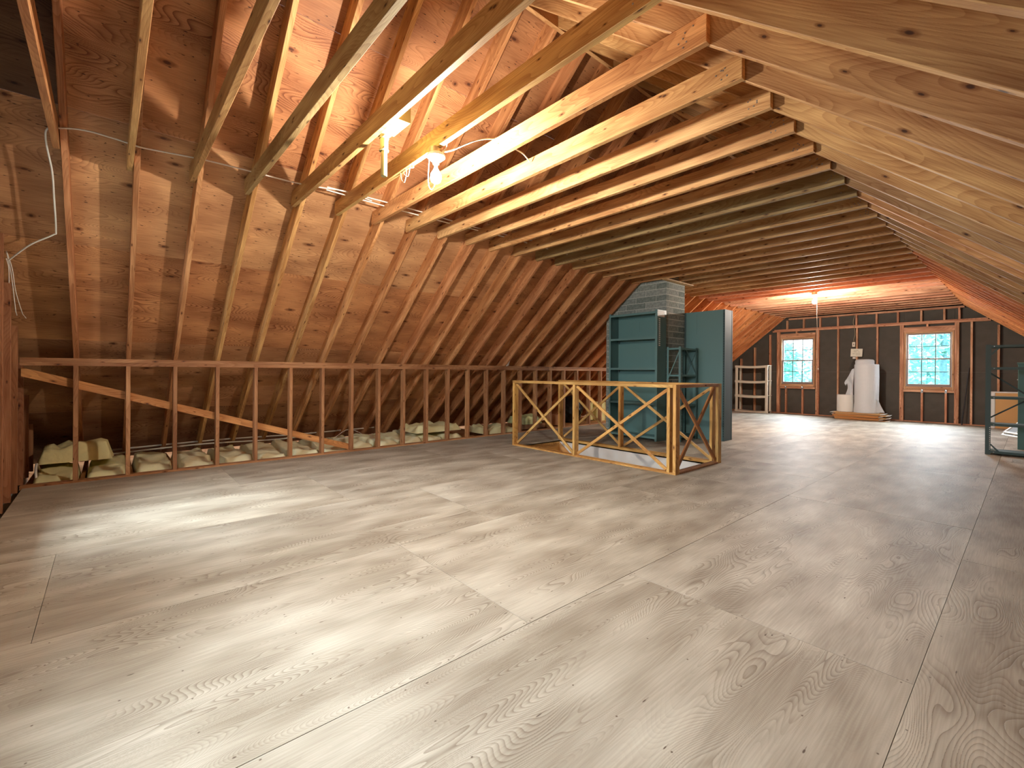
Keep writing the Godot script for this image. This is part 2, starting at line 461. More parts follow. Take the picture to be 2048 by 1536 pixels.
func build_floor():
	var f := struct("floor", "worn grey-tan plywood subfloor of large sheets across the attic", "floor")
	var th := 0.019
	var grey := [Color(0.94, 0.93, 0.93), Color(0.86, 0.84, 0.82), Color(1.0, 0.98, 0.94), Color(0.9, 0.88, 0.86), Color(0.82, 0.79, 0.76)]
	# rows between x lines, each with its own joints along z
	var hole := Rect2(-5.33, -5.80, 2.63, 0.97)   # x, z of the stairwell
	var rows := [[-0.28, 0.94, [0.61, -1.51, -3.95, -6.39, -8.83, -11.27, -13.71, -14.74]], [-1.505, -0.28, [0.61, -2.23, -4.785, -7.3, -9.74, -12.18, -14.74]],
		[-2.745, -1.505, [0.61, -1.44, -3.88, -6.32, -8.76, -11.2, -13.64, -14.74]], [-3.145, -2.745, [0.61, 0.235, -2.24, -4.68, -7.12, -9.56, -12.0, -14.44, -14.74]],
		[-3.97, -3.145, [0.61, 0.235, -2.28, -4.68, -7.12, -9.56, -12.0, -14.74]], [-5.22, -3.97, [0.61, -1.62, -4.06, -6.5, -8.94, -11.38, -13.82, -14.74]],
		[-6.46, -5.22, [0.61, -0.997, -3.44, -5.88, -8.3, -10.7, -13.1, -14.74]]]
	for r in rows:
		for i in r[2].size() - 1:
			var z1: float = r[2][i]
			var z0: float = r[2][i + 1]
			var mat: Material = M.floor[rng.randi() % 2]
			var col := pick(grey)
			var fu := rng.randf()
			var fv := rng.randf()
			# cut the sheet round the stairwell
			var cuts := [Rect2(r[0], z0, r[1] - r[0], z1 - z0)]
			if cuts[0].intersects(hole):
				var a: Rect2 = cuts[0]
				cuts = []
				if a.end.y > hole.end.y: cuts.append(Rect2(a.position.x, hole.end.y, a.size.x, a.end.y - hole.end.y))
				if a.position.y < hole.position.y: cuts.append(Rect2(a.position.x, a.position.y, a.size.x, hole.position.y - a.position.y))
				var y0 := maxf(a.position.y, hole.position.y)
				var y1 := minf(a.end.y, hole.end.y)
				if a.position.x < hole.position.x: cuts.append(Rect2(a.position.x, y0, hole.position.x - a.position.x, y1 - y0))
				if a.end.x > hole.end.x: cuts.append(Rect2(hole.end.x, y0, a.end.x - hole.end.x, y1 - y0))
			for a in cuts:
				if a.size.x < 0.01 or a.size.y < 0.01: continue
				sheet("plywood_sheet", f, Vector3(a.position.x, rng.randf_range(-0.0012, 0.0), a.position.y), Vector3.BACK, Vector3.RIGHT, a.size.y, a.size.x, th, mat, col, fu, fv)
	# the joists and, under them, the ceiling boards of the rooms below
	var b := mb()
	for q in [Rect2(-8.3, -14.8, 2.97, 15.6), Rect2(-2.66, -14.8, 5.4, 15.6), Rect2(-5.33, -14.8, 2.67, 8.96), Rect2(-5.33, -4.79, 2.67, 5.6)]:
		b.box(Vector3(q.get_center().x, -0.27, q.get_center().y), Vector3(q.size.x, 0.02, q.size.y), 0)
	put("lower_ceiling_board", b, flat(92, 78, 64, 0.95), f)
	for x in [XC - 5.475, XC + 5.475]: board("rim_joist", f, Vector3(x, -0.09, -7.0), Vector3(0.04, 0.4, 15.7), 2, M.wood, STUD[0])
	for k in range(-1, 37):
		board("joist", f, Vector3(-7.33, -0.13, 0.20 - S * k), Vector3(1.72, 0.22, 0.038), 0, M.wood, pick(STUD))
	# old marks on the boards
	for q in [[Vector3(-4.62, 0, 0.03), 0.11, 0.05, Color8(118, 138, 138)], [Vector3(-1.50, 0, -1.28), 0.06, 0.055, Color8(226, 216, 196)], [Vector3(-1.93, 0, -0.93), 0.09, 0.06, Color8(206, 204, 194)], [Vector3(-3.0, 0, -0.22), 0.05, 0.03, Color8(196, 200, 196)]]:
		var s := mb()
		var ring := PackedVector2Array()
		for i in 20:
			var w := TAU * i / 20
			var k := 1.0 + 0.16 * sin(w * 3.0 + q[1] * 90.0) + 0.1 * sin(w * 5.0)
			ring.append(Vector2(cos(w) * q[1] * k, sin(w) * q[2] * k))
		s.prism(ring, q[0], Vector3.BACK, Vector3.RIGHT, Vector3.UP, 0.0, 0.0006, Vector3.RIGHT)
		var sm: StandardMaterial3D = M.floor[0].duplicate()
		sm.albedo_texture = null; sm.heightmap_enabled = false; sm.albedo_color = q[3]; sm.vertex_color_use_as_albedo = false
		put("paint_spot", s, sm, f)

func build_roof():
	var ends := [0.0, 1.04, 2.26, 3.48, 4.70, 5.92, 6.99]
	for side in [-1, 1]:
		var c := struct("ceiling_left" if side < 0 else "ceiling_right", "left roof slope of reddish plywood between bare rafters above the knee wall" if side < 0 else "right roof slope with deep bare rafters running up over the camera", "ceiling")
		var es := Vector3(side * COSR, -SL * COSR, 0).normalized()
		var apex := Vector3(XC, under(XC) + 0.2403, 0)
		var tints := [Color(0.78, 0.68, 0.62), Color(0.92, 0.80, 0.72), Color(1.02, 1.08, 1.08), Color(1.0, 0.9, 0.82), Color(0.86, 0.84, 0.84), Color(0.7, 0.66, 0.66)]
		for i in 6:
			var z := 0.78
			var nxt := (0.24 if i % 2 else 0.24 - 3 * S)
			while z > -14.76:
				nxt = maxf(nxt, -14.76)
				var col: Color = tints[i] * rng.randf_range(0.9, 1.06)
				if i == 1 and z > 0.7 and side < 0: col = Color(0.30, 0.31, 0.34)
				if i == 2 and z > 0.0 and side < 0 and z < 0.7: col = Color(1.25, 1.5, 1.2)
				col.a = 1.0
				var mat: Material = M.roof[1 if (i == 3 and z > -2.0) else rng.randi() % 2]
				if i == 2: mat = M.roof[0]
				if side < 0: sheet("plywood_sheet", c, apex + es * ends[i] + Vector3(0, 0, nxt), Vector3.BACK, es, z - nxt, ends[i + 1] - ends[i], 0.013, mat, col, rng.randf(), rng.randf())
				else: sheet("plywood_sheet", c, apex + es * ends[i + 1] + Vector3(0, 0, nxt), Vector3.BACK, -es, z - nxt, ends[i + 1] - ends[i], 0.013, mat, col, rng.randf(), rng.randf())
				z = nxt
				nxt = z - 2.4384
		# rafters
		for k in range(-1, 38):
			if k == -1 or k == 37: continue
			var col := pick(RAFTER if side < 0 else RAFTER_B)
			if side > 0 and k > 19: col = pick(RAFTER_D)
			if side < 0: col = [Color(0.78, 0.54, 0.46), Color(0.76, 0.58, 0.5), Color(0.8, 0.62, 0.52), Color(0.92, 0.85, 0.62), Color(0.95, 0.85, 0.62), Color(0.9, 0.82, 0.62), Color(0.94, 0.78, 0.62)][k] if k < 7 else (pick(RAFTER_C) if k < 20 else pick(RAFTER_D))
			var zz := 0.22 - S * k
			var parts := [[0.02, 5.057]]
			if side < 0 and k == 19: parts = [[0.02, 1.20], [2.63, 5.057]]   # cut round the chimney
			for q in parts:
				var b := mb(col)
				var X := func(d: float) -> float: return XC + side * d
				var p := PackedVector2Array([Vector2(X.call(q[0]), under(X.call(q[0])) + 0.239), Vector2(X.call(q[0]), under(X.call(q[0])))])
				if q[1] > 5.0: p.append_array([Vector2(X.call(5.057), 0.002), Vector2(X.call(5.338), 0.002)])
				else: p.append_array([Vector2(X.call(q[1]), under(X.call(q[1]))), Vector2(X.call(q[1]), under(X.call(q[1])) + 0.239)])
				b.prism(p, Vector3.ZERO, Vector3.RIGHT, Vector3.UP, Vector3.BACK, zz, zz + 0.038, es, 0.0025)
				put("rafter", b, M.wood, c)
	var t := struct("ceiling_ties", "rows of tan collar ties spanning between the two roof slopes", "ceiling beam")
	var rb := mb(Color(0.8, 0.7, 0.58))
	rb.box(Vector3(XC, under(XC) + 0.105, -6.99), Vector3(0.038, 0.25, 15.4), 2)
	put("ridge_board", rb, M.wood, t)
	for k in 37:
		var b := mb(pick(TIE) * rng.randf_range(0.92, 1.05))
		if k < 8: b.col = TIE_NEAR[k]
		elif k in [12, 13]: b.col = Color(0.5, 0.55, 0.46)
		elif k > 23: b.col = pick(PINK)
		b.col.a = 1.0
		var x0 := -4.735 + rng.randf_range(-0.03, 0.03)
		if k == 0: x0 = -4.66
		if k == 1: x0 = -4.79
		if k == 19: x0 = -4.06
		var z1 := 0.30 - S * k
		var p := PackedVector2Array([Vector2(x0 + 0.02, 2.745), Vector2(-1.036, 2.745), Vector2(-1.036, 2.884), Vector2(maxf(x0 + 0.005, -4.728), 2.884), Vector2(x0, 2.765)])
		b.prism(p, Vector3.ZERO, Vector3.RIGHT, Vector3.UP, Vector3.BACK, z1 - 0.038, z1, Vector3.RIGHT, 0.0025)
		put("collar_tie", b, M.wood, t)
		if k > 3 and k < 16:
			var nb := mb()
			for i in 6: nb.lathe([Vector2(0, 0), Vector2(0.005, 0), Vector2(0.004, 0.002), Vector2(0, 0.002)], Vector3(-1.09 - rng.randf() * 0.09, 2.775 + rng.randf() * 0.085, z1), 7, 0.0, Basis(Vector3.RIGHT, Vector3.BACK, Vector3.DOWN))
			put("nail_heads", nb, M.zinc, t)
	board("header_plank", t, Vector3(-4.075, 2.735, -7.45), Vector3(0.09, 0.02, 0.9), 2, M.wood, Color(1.15, 1.05, 0.9))

func roof_poly(off := 0.2403) -> PackedVector2Array:
	return PackedVector2Array([Vector2(XC - 5.343, 0.0), Vector2(XC, under(XC) + off), Vector2(XC + 5.343, 0.0)])

const WIN := [[-4.837, -3.967], [-2.078, -1.188]]
func build_gables():
	for far in [true, false]:
		var w := struct("wall_back" if far else "wall_front", "far gable wall of black fibreboard behind salmon studs and two windows" if far else "near gable wall of reddish brown studs at the left edge", "wall")
		var zi := ZF if far else ZN             # inner face of studs
		var dir := -1.0 if far else 1.0         # outwards
		var zs := zi + dir * 0.089              # inner face of the sheathing
		var roof := roof_poly()
		var xs := [-8.17, -6.05, WIN[0][0], WIN[0][1], -3.03, WIN[1][0], WIN[1][1], 0.0, 2.52]
		for i in xs.size() - 1:
			for lvl in [[0.0, 0.82], [0.82, 1.22], [1.22, 2.2], [2.2, 2.44], [2.44, 4.5]]:
				if lvl[0] > 0.5 and lvl[1] < 2.3 and (i == 2 or i == 5): continue
				var g := 0.0015
				var rc := PackedVector2Array([Vector2(xs[i] + g, lvl[0]), Vector2(xs[i + 1] - g, lvl[0]), Vector2(xs[i + 1] - g, lvl[1] - (g if lvl[1] == 1.22 else 0.0)), Vector2(xs[i] + g, lvl[1] - (g if lvl[1] == 1.22 else 0.0))])
				for p in Geometry2D.intersect_polygons(rc, roof):
					var b := mb()
					b.prism(p, Vector3.ZERO, Vector3.RIGHT, Vector3.UP, Vector3.BACK, minf(zs, zs + dir * 0.013), maxf(zs, zs + dir * 0.013), Vector3.RIGHT)
					put("sheathing_panel", b, M.black, w)
		var ob := mb()
		for i in xs.size() - 1:
			for lvl in [[-0.3, 0.82], [0.82, 2.2], [2.2, 4.5]]:
				if lvl[0] == 0.82 and (i == 2 or i == 5): continue
				for p in Geometry2D.intersect_polygons(PackedVector2Array([Vector2(xs[i], lvl[0]), Vector2(xs[i + 1], lvl[0]), Vector2(xs[i + 1], lvl[1]), Vector2(xs[i], lvl[1])]), PackedVector2Array([Vector2(XC - 5.5, -0.3), Vector2(XC - 5.36, 0.0), Vector2(XC, under(XC) + 0.25), Vector2(XC + 5.36, 0.0), Vector2(XC + 5.5, -0.3)])):
					ob.prism(p, Vector3.ZERO, Vector3.RIGHT, Vector3.UP, Vector3.BACK, minf(zs + dir * 0.013, zs + dir * 0.12), maxf(zs + dir * 0.013, zs + dir * 0.12), Vector3.RIGHT)
		put("siding", ob, M.white_wall, w)
		var pal: Array = PINK if far else GABLE_STUD
		var zc := zi + dir * 0.0445
		var stud := func(x: float, y0: float, y1: float, wd := 0.038):
			# plumb stud cut to the slope of the roof
			var lim := minf(under(x - wd / 2), under(x + wd / 2)) + (0.0 if far else 0.236)
			if y1 > lim: y1 = lim
			if y1 - y0 < 0.05: return
			board("stud", w, Vector3(x, (y0 + y1) / 2, zc), Vector3(wd, y1 - y0, 0.089), 1, M.wood, pick(pal))
		if far:
			for x in [-6.75, -6.34, -5.94, -5.547, -5.116, -3.435, -3.023, -2.60, -0.905, -0.484, -0.08, 0.33]: stud.call(x, 0.038, 2.366)
			for x in [-4.910, -4.872, -3.93, -3.89, -2.14, -2.102, -1.165, -1.127]: stud.call(x + 0.0, 0.038, 2.366, 0.0375)
			for x in [-4.91, -4.667, -4.247, -3.85, -3.443, -3.038, -2.62, -2.2, -1.765, -1.361, -1.108]: stud.call(x, 2.441, 2.70)
			for s in [2.3848, 2.4223]:
				var hx: float = (2.745 - s) / SL + 1.789
				board("belt_plate", w, Vector3(XC, s, zc), Vector3(2 * hx, 0.0375, 0.089), 0, M.wood, pick(pal))
			board("top_plate", w, Vector3(XC, 2.722, zc), Vector3(3.6, 0.045, 0.089), 0, M.wood, pick(pal))
			board("sole_plate", w, Vector3(XC, 0.019, zc), Vector3(9.9, 0.038, 0.089), 0, M.wood, pick(pal))
		else:
			for i in range(0, 25):
				var x := -7.50 + S * i
				if (x > -4.9 and x < -3.9) or (x > -2.15 and x < -1.13): continue
				stud.call(x, 0.0 if x < -6.4 else 0.0, 9.0)
			for x in [-4.86, -3.945, -2.10, -1.165]: stud.call(x, 0.0, 2.366)
		for k in 2:
			var a: float = WIN[k][0]
			var e: float = WIN[k][1]
			board("header", w, Vector3((a + e) / 2, 2.249, zc), Vector3(e - a + 0.012, 0.118, 0.089), 0, M.wood, pick(pal))
			board("sill_plate", w, Vector3((a + e) / 2, 0.767, zc), Vector3(e - a + 0.012, 0.056, 0.089), 0, M.wood, pick(pal))
			if far:
				board("block", w, Vector3((a + e) / 2 - 0.02, 2.337, zc), Vector3(0.038, 0.058, 0.089), 1, M.wood, pick(pal))
				for x in ([-4.689, -4.268] if k == 0 else [-1.743, -1.324]):
					stud.call(x, 0.038, 0.739)
					var st := mb()
					st.box(Vector3(x, 0.78, zi + 0.0015), Vector3(0.04, 0.12, 0.003), 1)
					st.box(Vector3(x, 0.8, zi - 0.02), Vector3(0.04, 0.006, 0.05), 0)
					st.tube([Vector3(x, 0.79, zi + 0.002), Vector3(x, 0.80, zi + 0.045), Vector3(x + 0.02, 0.77, zi + 0.07)], 0.011, 8)
					put("steel_strap", st, M.zinc, w)
			window("window_%d" % (k + 1 + (0 if far else 2)), a, e, zi, dir, far, k)

func window(called: String, a: float, e: float, zi: float, dir: float, far: bool, k: int):
	var lb := "far gable window nearer the chimney, double hung with small panes" if k == 0 else "far gable window right of the bubble wrap roll, double hung with small panes"
	if not far: lb = "near gable window behind the camera, left one" if k == 0 else "near gable window behind the camera, right one"
	var w := struct(called, lb, "window")
	var y0 := 0.80
	var y1 := 2.19
	var zc := zi + dir * 0.05
	var d := 0.11
	var tan := Color(1.1, 0.9, 0.94)
	for s in [[Vector3(a + 0.018, (y0 + y1) / 2, zc), Vector3(0.036, y1 - y0, d), 1], [Vector3(e - 0.018, (y0 + y1) / 2, zc), Vector3(0.036, y1 - y0, d), 1],
			[Vector3((a + e) / 2, y1 - 0.018, zc), Vector3(e - a - 0.072, 0.036, d), 0], [Vector3((a + e) / 2, y0 + 0.035, zc), Vector3(e - a - 0.072, 0.07, d), 0]]:
		board("frame", w, s[0], s[1], s[2], M.wood, tan)
	var jl := mb()
	for x in [a + 0.040, e - 0.040]: jl.box(Vector3(x, 1.53, zc + dir * 0.01), Vector3(0.008, 1.30, 0.075), 1)
	put("jamb_liner", jl, M.white, w)
	for up in [0, 1]:
		var b0 := 0.87 if up == 0 else 1.518
		var b1 := 1.548 if up == 0 else 2.154
		var z := zi + dir * (0.035 if up == 0 else 0.072)
		var x0 := a + 0.045
		var x1 := e - 0.045
		var s := mb()
		var rl := 0.062 if up == 0 else 0.034
		var rt := 0.03 if up == 0 else 0.036
		s.box(Vector3(x0 + 0.016, (b0 + b1) / 2, z), Vector3(0.032, b1 - b0, 0.034), 1, 0.003)
		s.box(Vector3(x1 - 0.016, (b0 + b1) / 2, z), Vector3(0.032, b1 - b0, 0.034), 1, 0.003)
		s.box(Vector3((x0 + x1) / 2, b0 + rl / 2, z), Vector3(x1 - x0 - 0.064, rl, 0.034), 0, 0.003)
		s.box(Vector3((x0 + x1) / 2, b1 - rt / 2, z), Vector3(x1 - x0 - 0.064, rt, 0.034), 0, 0.003)
		var sash := put("sash", s, M.sash, w)
		var gx0 := x0 + 0.032
		var gx1 := x1 - 0.032
		var gy0 := b0 + rl
		var gy1 := b1 - rt
		for i in 2: board("muntin", sash, Vector3(lerpf(gx0, gx1, (i + 1) / 3.0), (gy0 + gy1) / 2, z), Vector3(0.018, gy1 - gy0, 0.02), 1, M.muntin, Color.WHITE)
		for i in 3: board("muntin", sash, Vector3(lerpf(gx0, gx1, (i + 0.5) / 3.0), (gy0 + gy1) / 2, z), Vector3((gx1 - gx0) / 3.0 - 0.018, 0.018, 0.02), 0, M.muntin, Color.WHITE)
		for i in 3:
			for j in 2:
				var pw := (gx1 - gx0) / 3.0
				var ph := (gy1 - gy0) / 2.0
				var p := mb()
				var c := Vector3(gx0 + pw * (i + 0.5), gy0 + ph * (j + 0.5), z)
				p.face([c + Vector3(-pw / 2, -ph / 2, 0), c + Vector3(pw / 2, -ph / 2, 0), c + Vector3(pw / 2, ph / 2, 0), c + Vector3(-pw / 2, ph / 2, 0)], Vector3.BACK, Vector3.RIGHT)
				put("pane", p, M.glass, sash)
		if up == 0 and far:
			var l := mb()
			l.box(Vector3((x0 + x1) / 2, 1.556, z - 0.01), Vector3(0.05, 0.014, 0.03), 0, 0.003)
			put("sash_lock", l, M.zinc, sash)

func build_knee_walls():
	var w := struct("wall_left", "low knee wall of reddish brown studs along the left eave", "wall")
	var n := 37
	for k in n:
		board("stud", w, Vector3(-6.4145, 0.6165, 0.241 - S * k), Vector3(0.089, 1.157, 0.038), 1, M.wood, pick(STUD))
	var segs := [[0.63, -2.9], [-2.9, -6.6], [-6.6, -10.6], [-10.6, -14.65]]
	for i in 4:
		var q: Array = segs[i]
		var z0: float = q[1] + 0.002
		var z1: float = q[0] - 0.002
		board("sole_plate", w, Vector3(-6.4145, 0.019, (z0 + z1) / 2), Vector3(0.089, 0.038, z1 - z0), 2, M.wood, pick(STUD))
		var b := mb(pick(STUD)); var c := mb(pick(STUD))
		b.prism(PackedVector2Array([Vector2(-6.37, 1.195), Vector2(-6.37, 1.2325), Vector2(-6.41, 1.2325), Vector2(-6.455, 1.195)]), Vector3.ZERO, Vector3.RIGHT, Vector3.UP, Vector3.BACK, z0, z1, Vector3.BACK)
		c.prism(PackedVector2Array([Vector2(-6.366, 1.233), Vector2(-6.366, 1.270), Vector2(-6.37, 1.270), Vector2(-6.411, 1.235), Vector2(-6.411, 1.233)]), Vector3.ZERO, Vector3.RIGHT, Vector3.UP, Vector3.BACK, z0, z1, Vector3.BACK)
		put("top_plate", b, M.wood, w); put("top_plate", c, M.wood, w)
	var d := mb(Color(1.0, 0.76, 0.52))
	# the pale diagonal brace let in behind the studs
	d.prism(PackedVector2Array([Vector2(0.628, 1.177), Vector2(0.628, 1.09), Vector2(-2.62, 0.03), Vector2(-2.62, 0.112)]), Vector3(-6.478, 0, 0), Vector3.BACK, Vector3.UP, Vector3.RIGHT, 0.0, 0.018, Vector3(0, 0.31, 0.95).normalized())
	put("diagonal_brace", d, M.wood, w)
	var r := struct("wall_right", "low knee wall of studs along the right eave", "wall")
	for k in n:
		board("stud", r, Vector3(0.76, 0.6165, 0.241 - S * k), Vector3(0.089, 1.157, 0.038), 1, M.wood, pick(STUD))
	for y in [0.019, 1.2135]: board("plate", r, Vector3(0.76, y, -7.01), Vector3(0.089, 0.038, 15.2), 2, M.wood, pick(STUD))

func build_outside():
	var g := mb()
	g.box(Vector3(-3, -6.3, -30), Vector3(90, 0.4, 90), 0)
	tag(put("ground", g, M.ground, self), "green lawn far below outside the gable windows", "ground", "", "structure")
	var leaf := mb()
	leaf.face([Vector3(-0.07, 0, 0), Vector3(0, 0.02, -0.05), Vector3(0.1, 0, 0), Vector3(0, 0.02, 0.05)], Vector3.UP, Vector3.RIGHT)
	var lm := leaf.mesh()
	var spots := [[-7.75, -24.0, 0.75, 8.6, 1700, "slender aqua green tree in the middle of the window nearer the chimney"], [-6.9, -27.0, 1.3, 6.8, 2600, "low bushy tree at lower right in the window nearer the chimney"],
		[-2.07, -22.0, 0.5, 12.5, 1300, "straight thin tree in the right panes of the window by the bubble wrap"], [-3.0, -27.0, 2.6, 9.2, 3600, "broad pale tree filling the window by the bubble wrap"], [-10.6, -31.0, 2.0, 8.6, 2600, "round pale tree at left in the window nearer the chimney"],
		[-5.0, -33.0, 2.6, 8.6, 2800, "wide pale tree behind the broad one in the window by the bubble wrap"]]
	for q in spots:
		var t := thing("tree", q[5], "tree", Vector3(q[0], -6.1, q[1]), "")
		var tr := mb()
		tr.tube([Vector3(0, 0, 0), Vector3(0.03, q[3] * 0.5, 0), Vector3(0, q[3] * 0.95, 0.02)], 0.16, 8, true, 0.05)
		put("trunk", tr, M.bark, t)
		var mm := MultiMesh.new()
		mm.transform_format = MultiMesh.TRANSFORM_3D
		mm.use_colors = true
		mm.mesh = lm
		mm.instance_count = q[4]
		var clumps := []
		for i in 26: clumps.append(Vector3(rng.randfn(0, 0.5) * q[2], q[3] * (0.62 + 0.42 * rng.randf()), rng.randfn(0, 0.5) * q[2]))
		for i in int(q[4]):
			var p: Vector3 = clumps[rng.randi() % 26] + Vector3(rng.randfn(0, 0.22), rng.randfn(0, 0.16), rng.randfn(0, 0.22)) * q[2]
			var bs := Basis.from_euler(Vector3(rng.randf_range(-0.9, 0.9), rng.randf() * TAU, rng.randf_range(-0.9, 0.9))).scaled(Vector3.ONE * rng.randf_range(0.9, 2.0))
			mm.set_instance_transform(i, Transform3D(bs, p))
			mm.set_instance_color(i, Color(rng.randf_range(0.75, 1.1), rng.randf_range(0.85, 1.1), rng.randf_range(0.85, 1.15)))
		var mi := MultiMeshInstance3D.new()
		mi.name = "crown"; mi.multimesh = mm; mi.material_override = M.leaf
		mi.set_meta("kind", "stuff")
		t.add_child(mi, true)

func strip(called: String, parent: Node, a: Vector3, b: Vector3, side: Vector3, wd: float, th: float, mat: Material, col: Color, gap := 0.0) -> MeshInstance3D:
	# a lath from a to b, wd wide in the plane and th thick along side
	var d := (b - a).normalized()
	var up := side.cross(d).normalized()
	var m := mb(col)
	m.box(Vector3.ZERO, Vector3(a.distance_to(b) - gap, wd, th), 0, 0.0015, Basis(d, up, d.cross(up)))
	return put(called, m, mat, parent, (a + b) / 2)

func build_railing():
	var r := thing("stair_railing", "orange pine guard rail with crossed braces round the stair opening", "railing", Vector3(-4.0, 0, -5.3))
	var o := Vector3(4.0, 0, 5.3)
	var H := 1.03
	var zf := -4.75
	var zb := -5.885
	var xl := -5.37
	var xr := -2.62
	# soles lie on the deck, rails on the posts
	for z in [zf - 0.0445, zb + 0.0445]:
		board("sole_plate", r, o + Vector3((xl + xr) / 2, 0.019, z), Vector3(xr - xl, 0.038, 0.089), 0, M.wood, pick(RAIL))
		board("top_rail", r, o + Vector3((xl + xr - 0.04) / 2, H - 0.019, z), Vector3(xr - xl - 0.04, 0.038, 0.089), 0, M.wood, pick(RAIL))
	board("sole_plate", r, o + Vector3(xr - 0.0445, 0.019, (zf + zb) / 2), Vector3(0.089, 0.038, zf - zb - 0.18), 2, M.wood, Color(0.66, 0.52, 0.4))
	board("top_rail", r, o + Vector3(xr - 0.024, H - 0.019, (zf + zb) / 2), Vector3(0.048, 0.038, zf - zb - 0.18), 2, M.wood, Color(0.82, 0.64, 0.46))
	for z in [zf - 0.0445, zb + 0.0445]:
		for x in [xl + 0.019, -4.118, xr - 0.095]:
			board("post", r, o + Vector3(x, (H - 0.0) / 2, z), Vector3(0.038, H - 0.076, 0.089), 1, M.wood, pick(RAIL))
		board("post", r, o + Vector3(xr - 0.019, (H + 0.038) / 2, z), Vector3(0.038, H - 0.038, 0.089), 1, M.wood, pick(RAIL))
	for z in [zf - 0.025, zb + 0.03]:
		for q in [[xl + 0.06, -4.15], [-4.085, xr - 0.135]]:
			strip("brace", r, o + Vector3(q[0], 0.97, z - 0.011), o + Vector3(q[1], 0.06, z - 0.011), Vector3.BACK, 0.036, 0.02, M.wood, pick(RAIL))
			strip("brace", r, o + Vector3(q[0], 0.06, z - 0.033), o + Vector3(q[1], 0.97, z - 0.033), Vector3.BACK, 0.036, 0.02, M.wood, pick(RAIL))
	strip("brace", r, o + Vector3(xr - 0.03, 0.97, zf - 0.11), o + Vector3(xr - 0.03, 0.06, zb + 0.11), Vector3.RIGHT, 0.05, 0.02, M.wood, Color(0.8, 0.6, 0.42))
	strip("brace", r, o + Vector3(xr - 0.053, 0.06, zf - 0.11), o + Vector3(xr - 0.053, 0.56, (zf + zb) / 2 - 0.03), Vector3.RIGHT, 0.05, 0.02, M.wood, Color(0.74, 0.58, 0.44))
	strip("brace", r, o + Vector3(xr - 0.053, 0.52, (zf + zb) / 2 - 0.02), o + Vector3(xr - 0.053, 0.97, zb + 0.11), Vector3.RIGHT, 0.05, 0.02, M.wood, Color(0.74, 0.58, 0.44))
	# the stairwell under it
	var s := struct("wall_stairwell", "white walled stairwell under the guard rail, with wooden treads", "stairwell")
	var x0 := -5.33
	var x1 := -2.70
	var z0 := -5.80
	var z1 := -4.83
	var b := mb()
	b.box(Vector3((x0 + x1) / 2, -1.35, z0 - 0.01), Vector3(x1 - x0, 2.66, 0.02), 0)
	b.box(Vector3((x0 + x1) / 2, -1.35, z1 + 0.01), Vector3(x1 - x0, 2.66, 0.02), 0)
	b.box(Vector3(x1 + 0.01, -1.35, (z0 + z1) / 2), Vector3(0.02, 2.66, z1 - z0), 0)
	b.box(Vector3((x0 + x1) / 2, -2.69, (z0 + z1) / 2), Vector3(x1 - x0, 0.02, z1 - z0), 0)
	put("plaster_wall", b, M.white_wall, s)
	board("header", s, Vector3(x0 - 0.019, -0.13, (z0 + z1) / 2), Vector3(0.038, 0.22, z1 - z0), 2, M.wood, RAIL[0])
	board("lower_wall", s, Vector3(x0 - 0.019, -1.47, (z0 + z1) / 2), Vector3(0.038, 2.44, z1 - z0), 1, M.wood, RAIL[0])
	for z in [z0 + 0.012, z1 - 0.012]:
		var st := mb(Color(1.0, 0.86, 0.62))
		st.prism(PackedVector2Array([Vector2(x0, -0.03), Vector2(x0, -0.5), Vector2(x1, -2.27), Vector2(x1, -1.8)]), Vector3(0, 0, z), Vector3.RIGHT, Vector3.UP, Vector3.BACK, -0.011, 0.011, Vector3(0.83, -0.56, 0))
		put("stringer", st, M.wood, s)
	for i in 11:
		board("tread", s, Vector3(x0 + 0.13 + 0.24 * i, -0.20 - 0.185 * i, (z0 + z1) / 2), Vector3(0.26, 0.03, z1 - z0 - 0.05), 2, M.wood, pick(RAIL))
		board("riser", s, Vector3(x0 + 0.01 + 0.24 * i, -0.12 - 0.185 * i, (z0 + z1) / 2), Vector3(0.018, 0.13, z1 - z0 - 0.05), 2, M.wood, pick(RAIL))

func build_chimney():
	var c := thing("chimney", "grey concrete block chimney rising through the roof beside the teal shelves", "chimney", Vector3(-4.76, 0, -7.465))
	var x0 := -0.63
	var x1 := 0.625
	var zf := 0.315
	var zb := -0.315
	var core := mb()
	core.box(Vector3(0, 2.2, 0), Vector3(x1 - x0 - 0.006, 4.4, zf - zb - 0.006), 1)
	put("mortar_core", core, M.mortar, c)
	var ch := 0.1045
	var tones := [Color(1, 1, 1), Color(0.8, 0.84, 0.84), Color(1.15, 1.15, 1.1), Color(0.9, 0.92, 0.88), Color(0.66, 0.72, 0.7)]
	var jt := 0.009
	for i in 30:
		var y := ch * (i + 0.5)
		var cutl := x0
		var cx := x1
		var ls := [0.2, 0.405, 0.405, 0.245] if i % 2 else [0.405, 0.405, 0.17, 0.275]
		for l in ls:
			var a := maxf(cx - l + jt, x0)
			if cx - a > 0.03: board("block", c, Vector3((a + cx) / 2, y, zf - 0.045), Vector3(cx - a, ch - jt, 0.09), 0, M.block, pick(tones), 0.003)
			cx = a - jt
		var z := zf - 0.094
		for l in ([0.13, 0.41] if i % 2 else [0.31, 0.23]):
			var e := maxf(z - l + jt, zb)
			if z - e > 0.03: board("block", c, Vector3(x1 - 0.045, y, (z + e) / 2), Vector3(0.09, ch - jt, z - e), 2, M.block, pick(tones), 0.003)
			z = e - jt

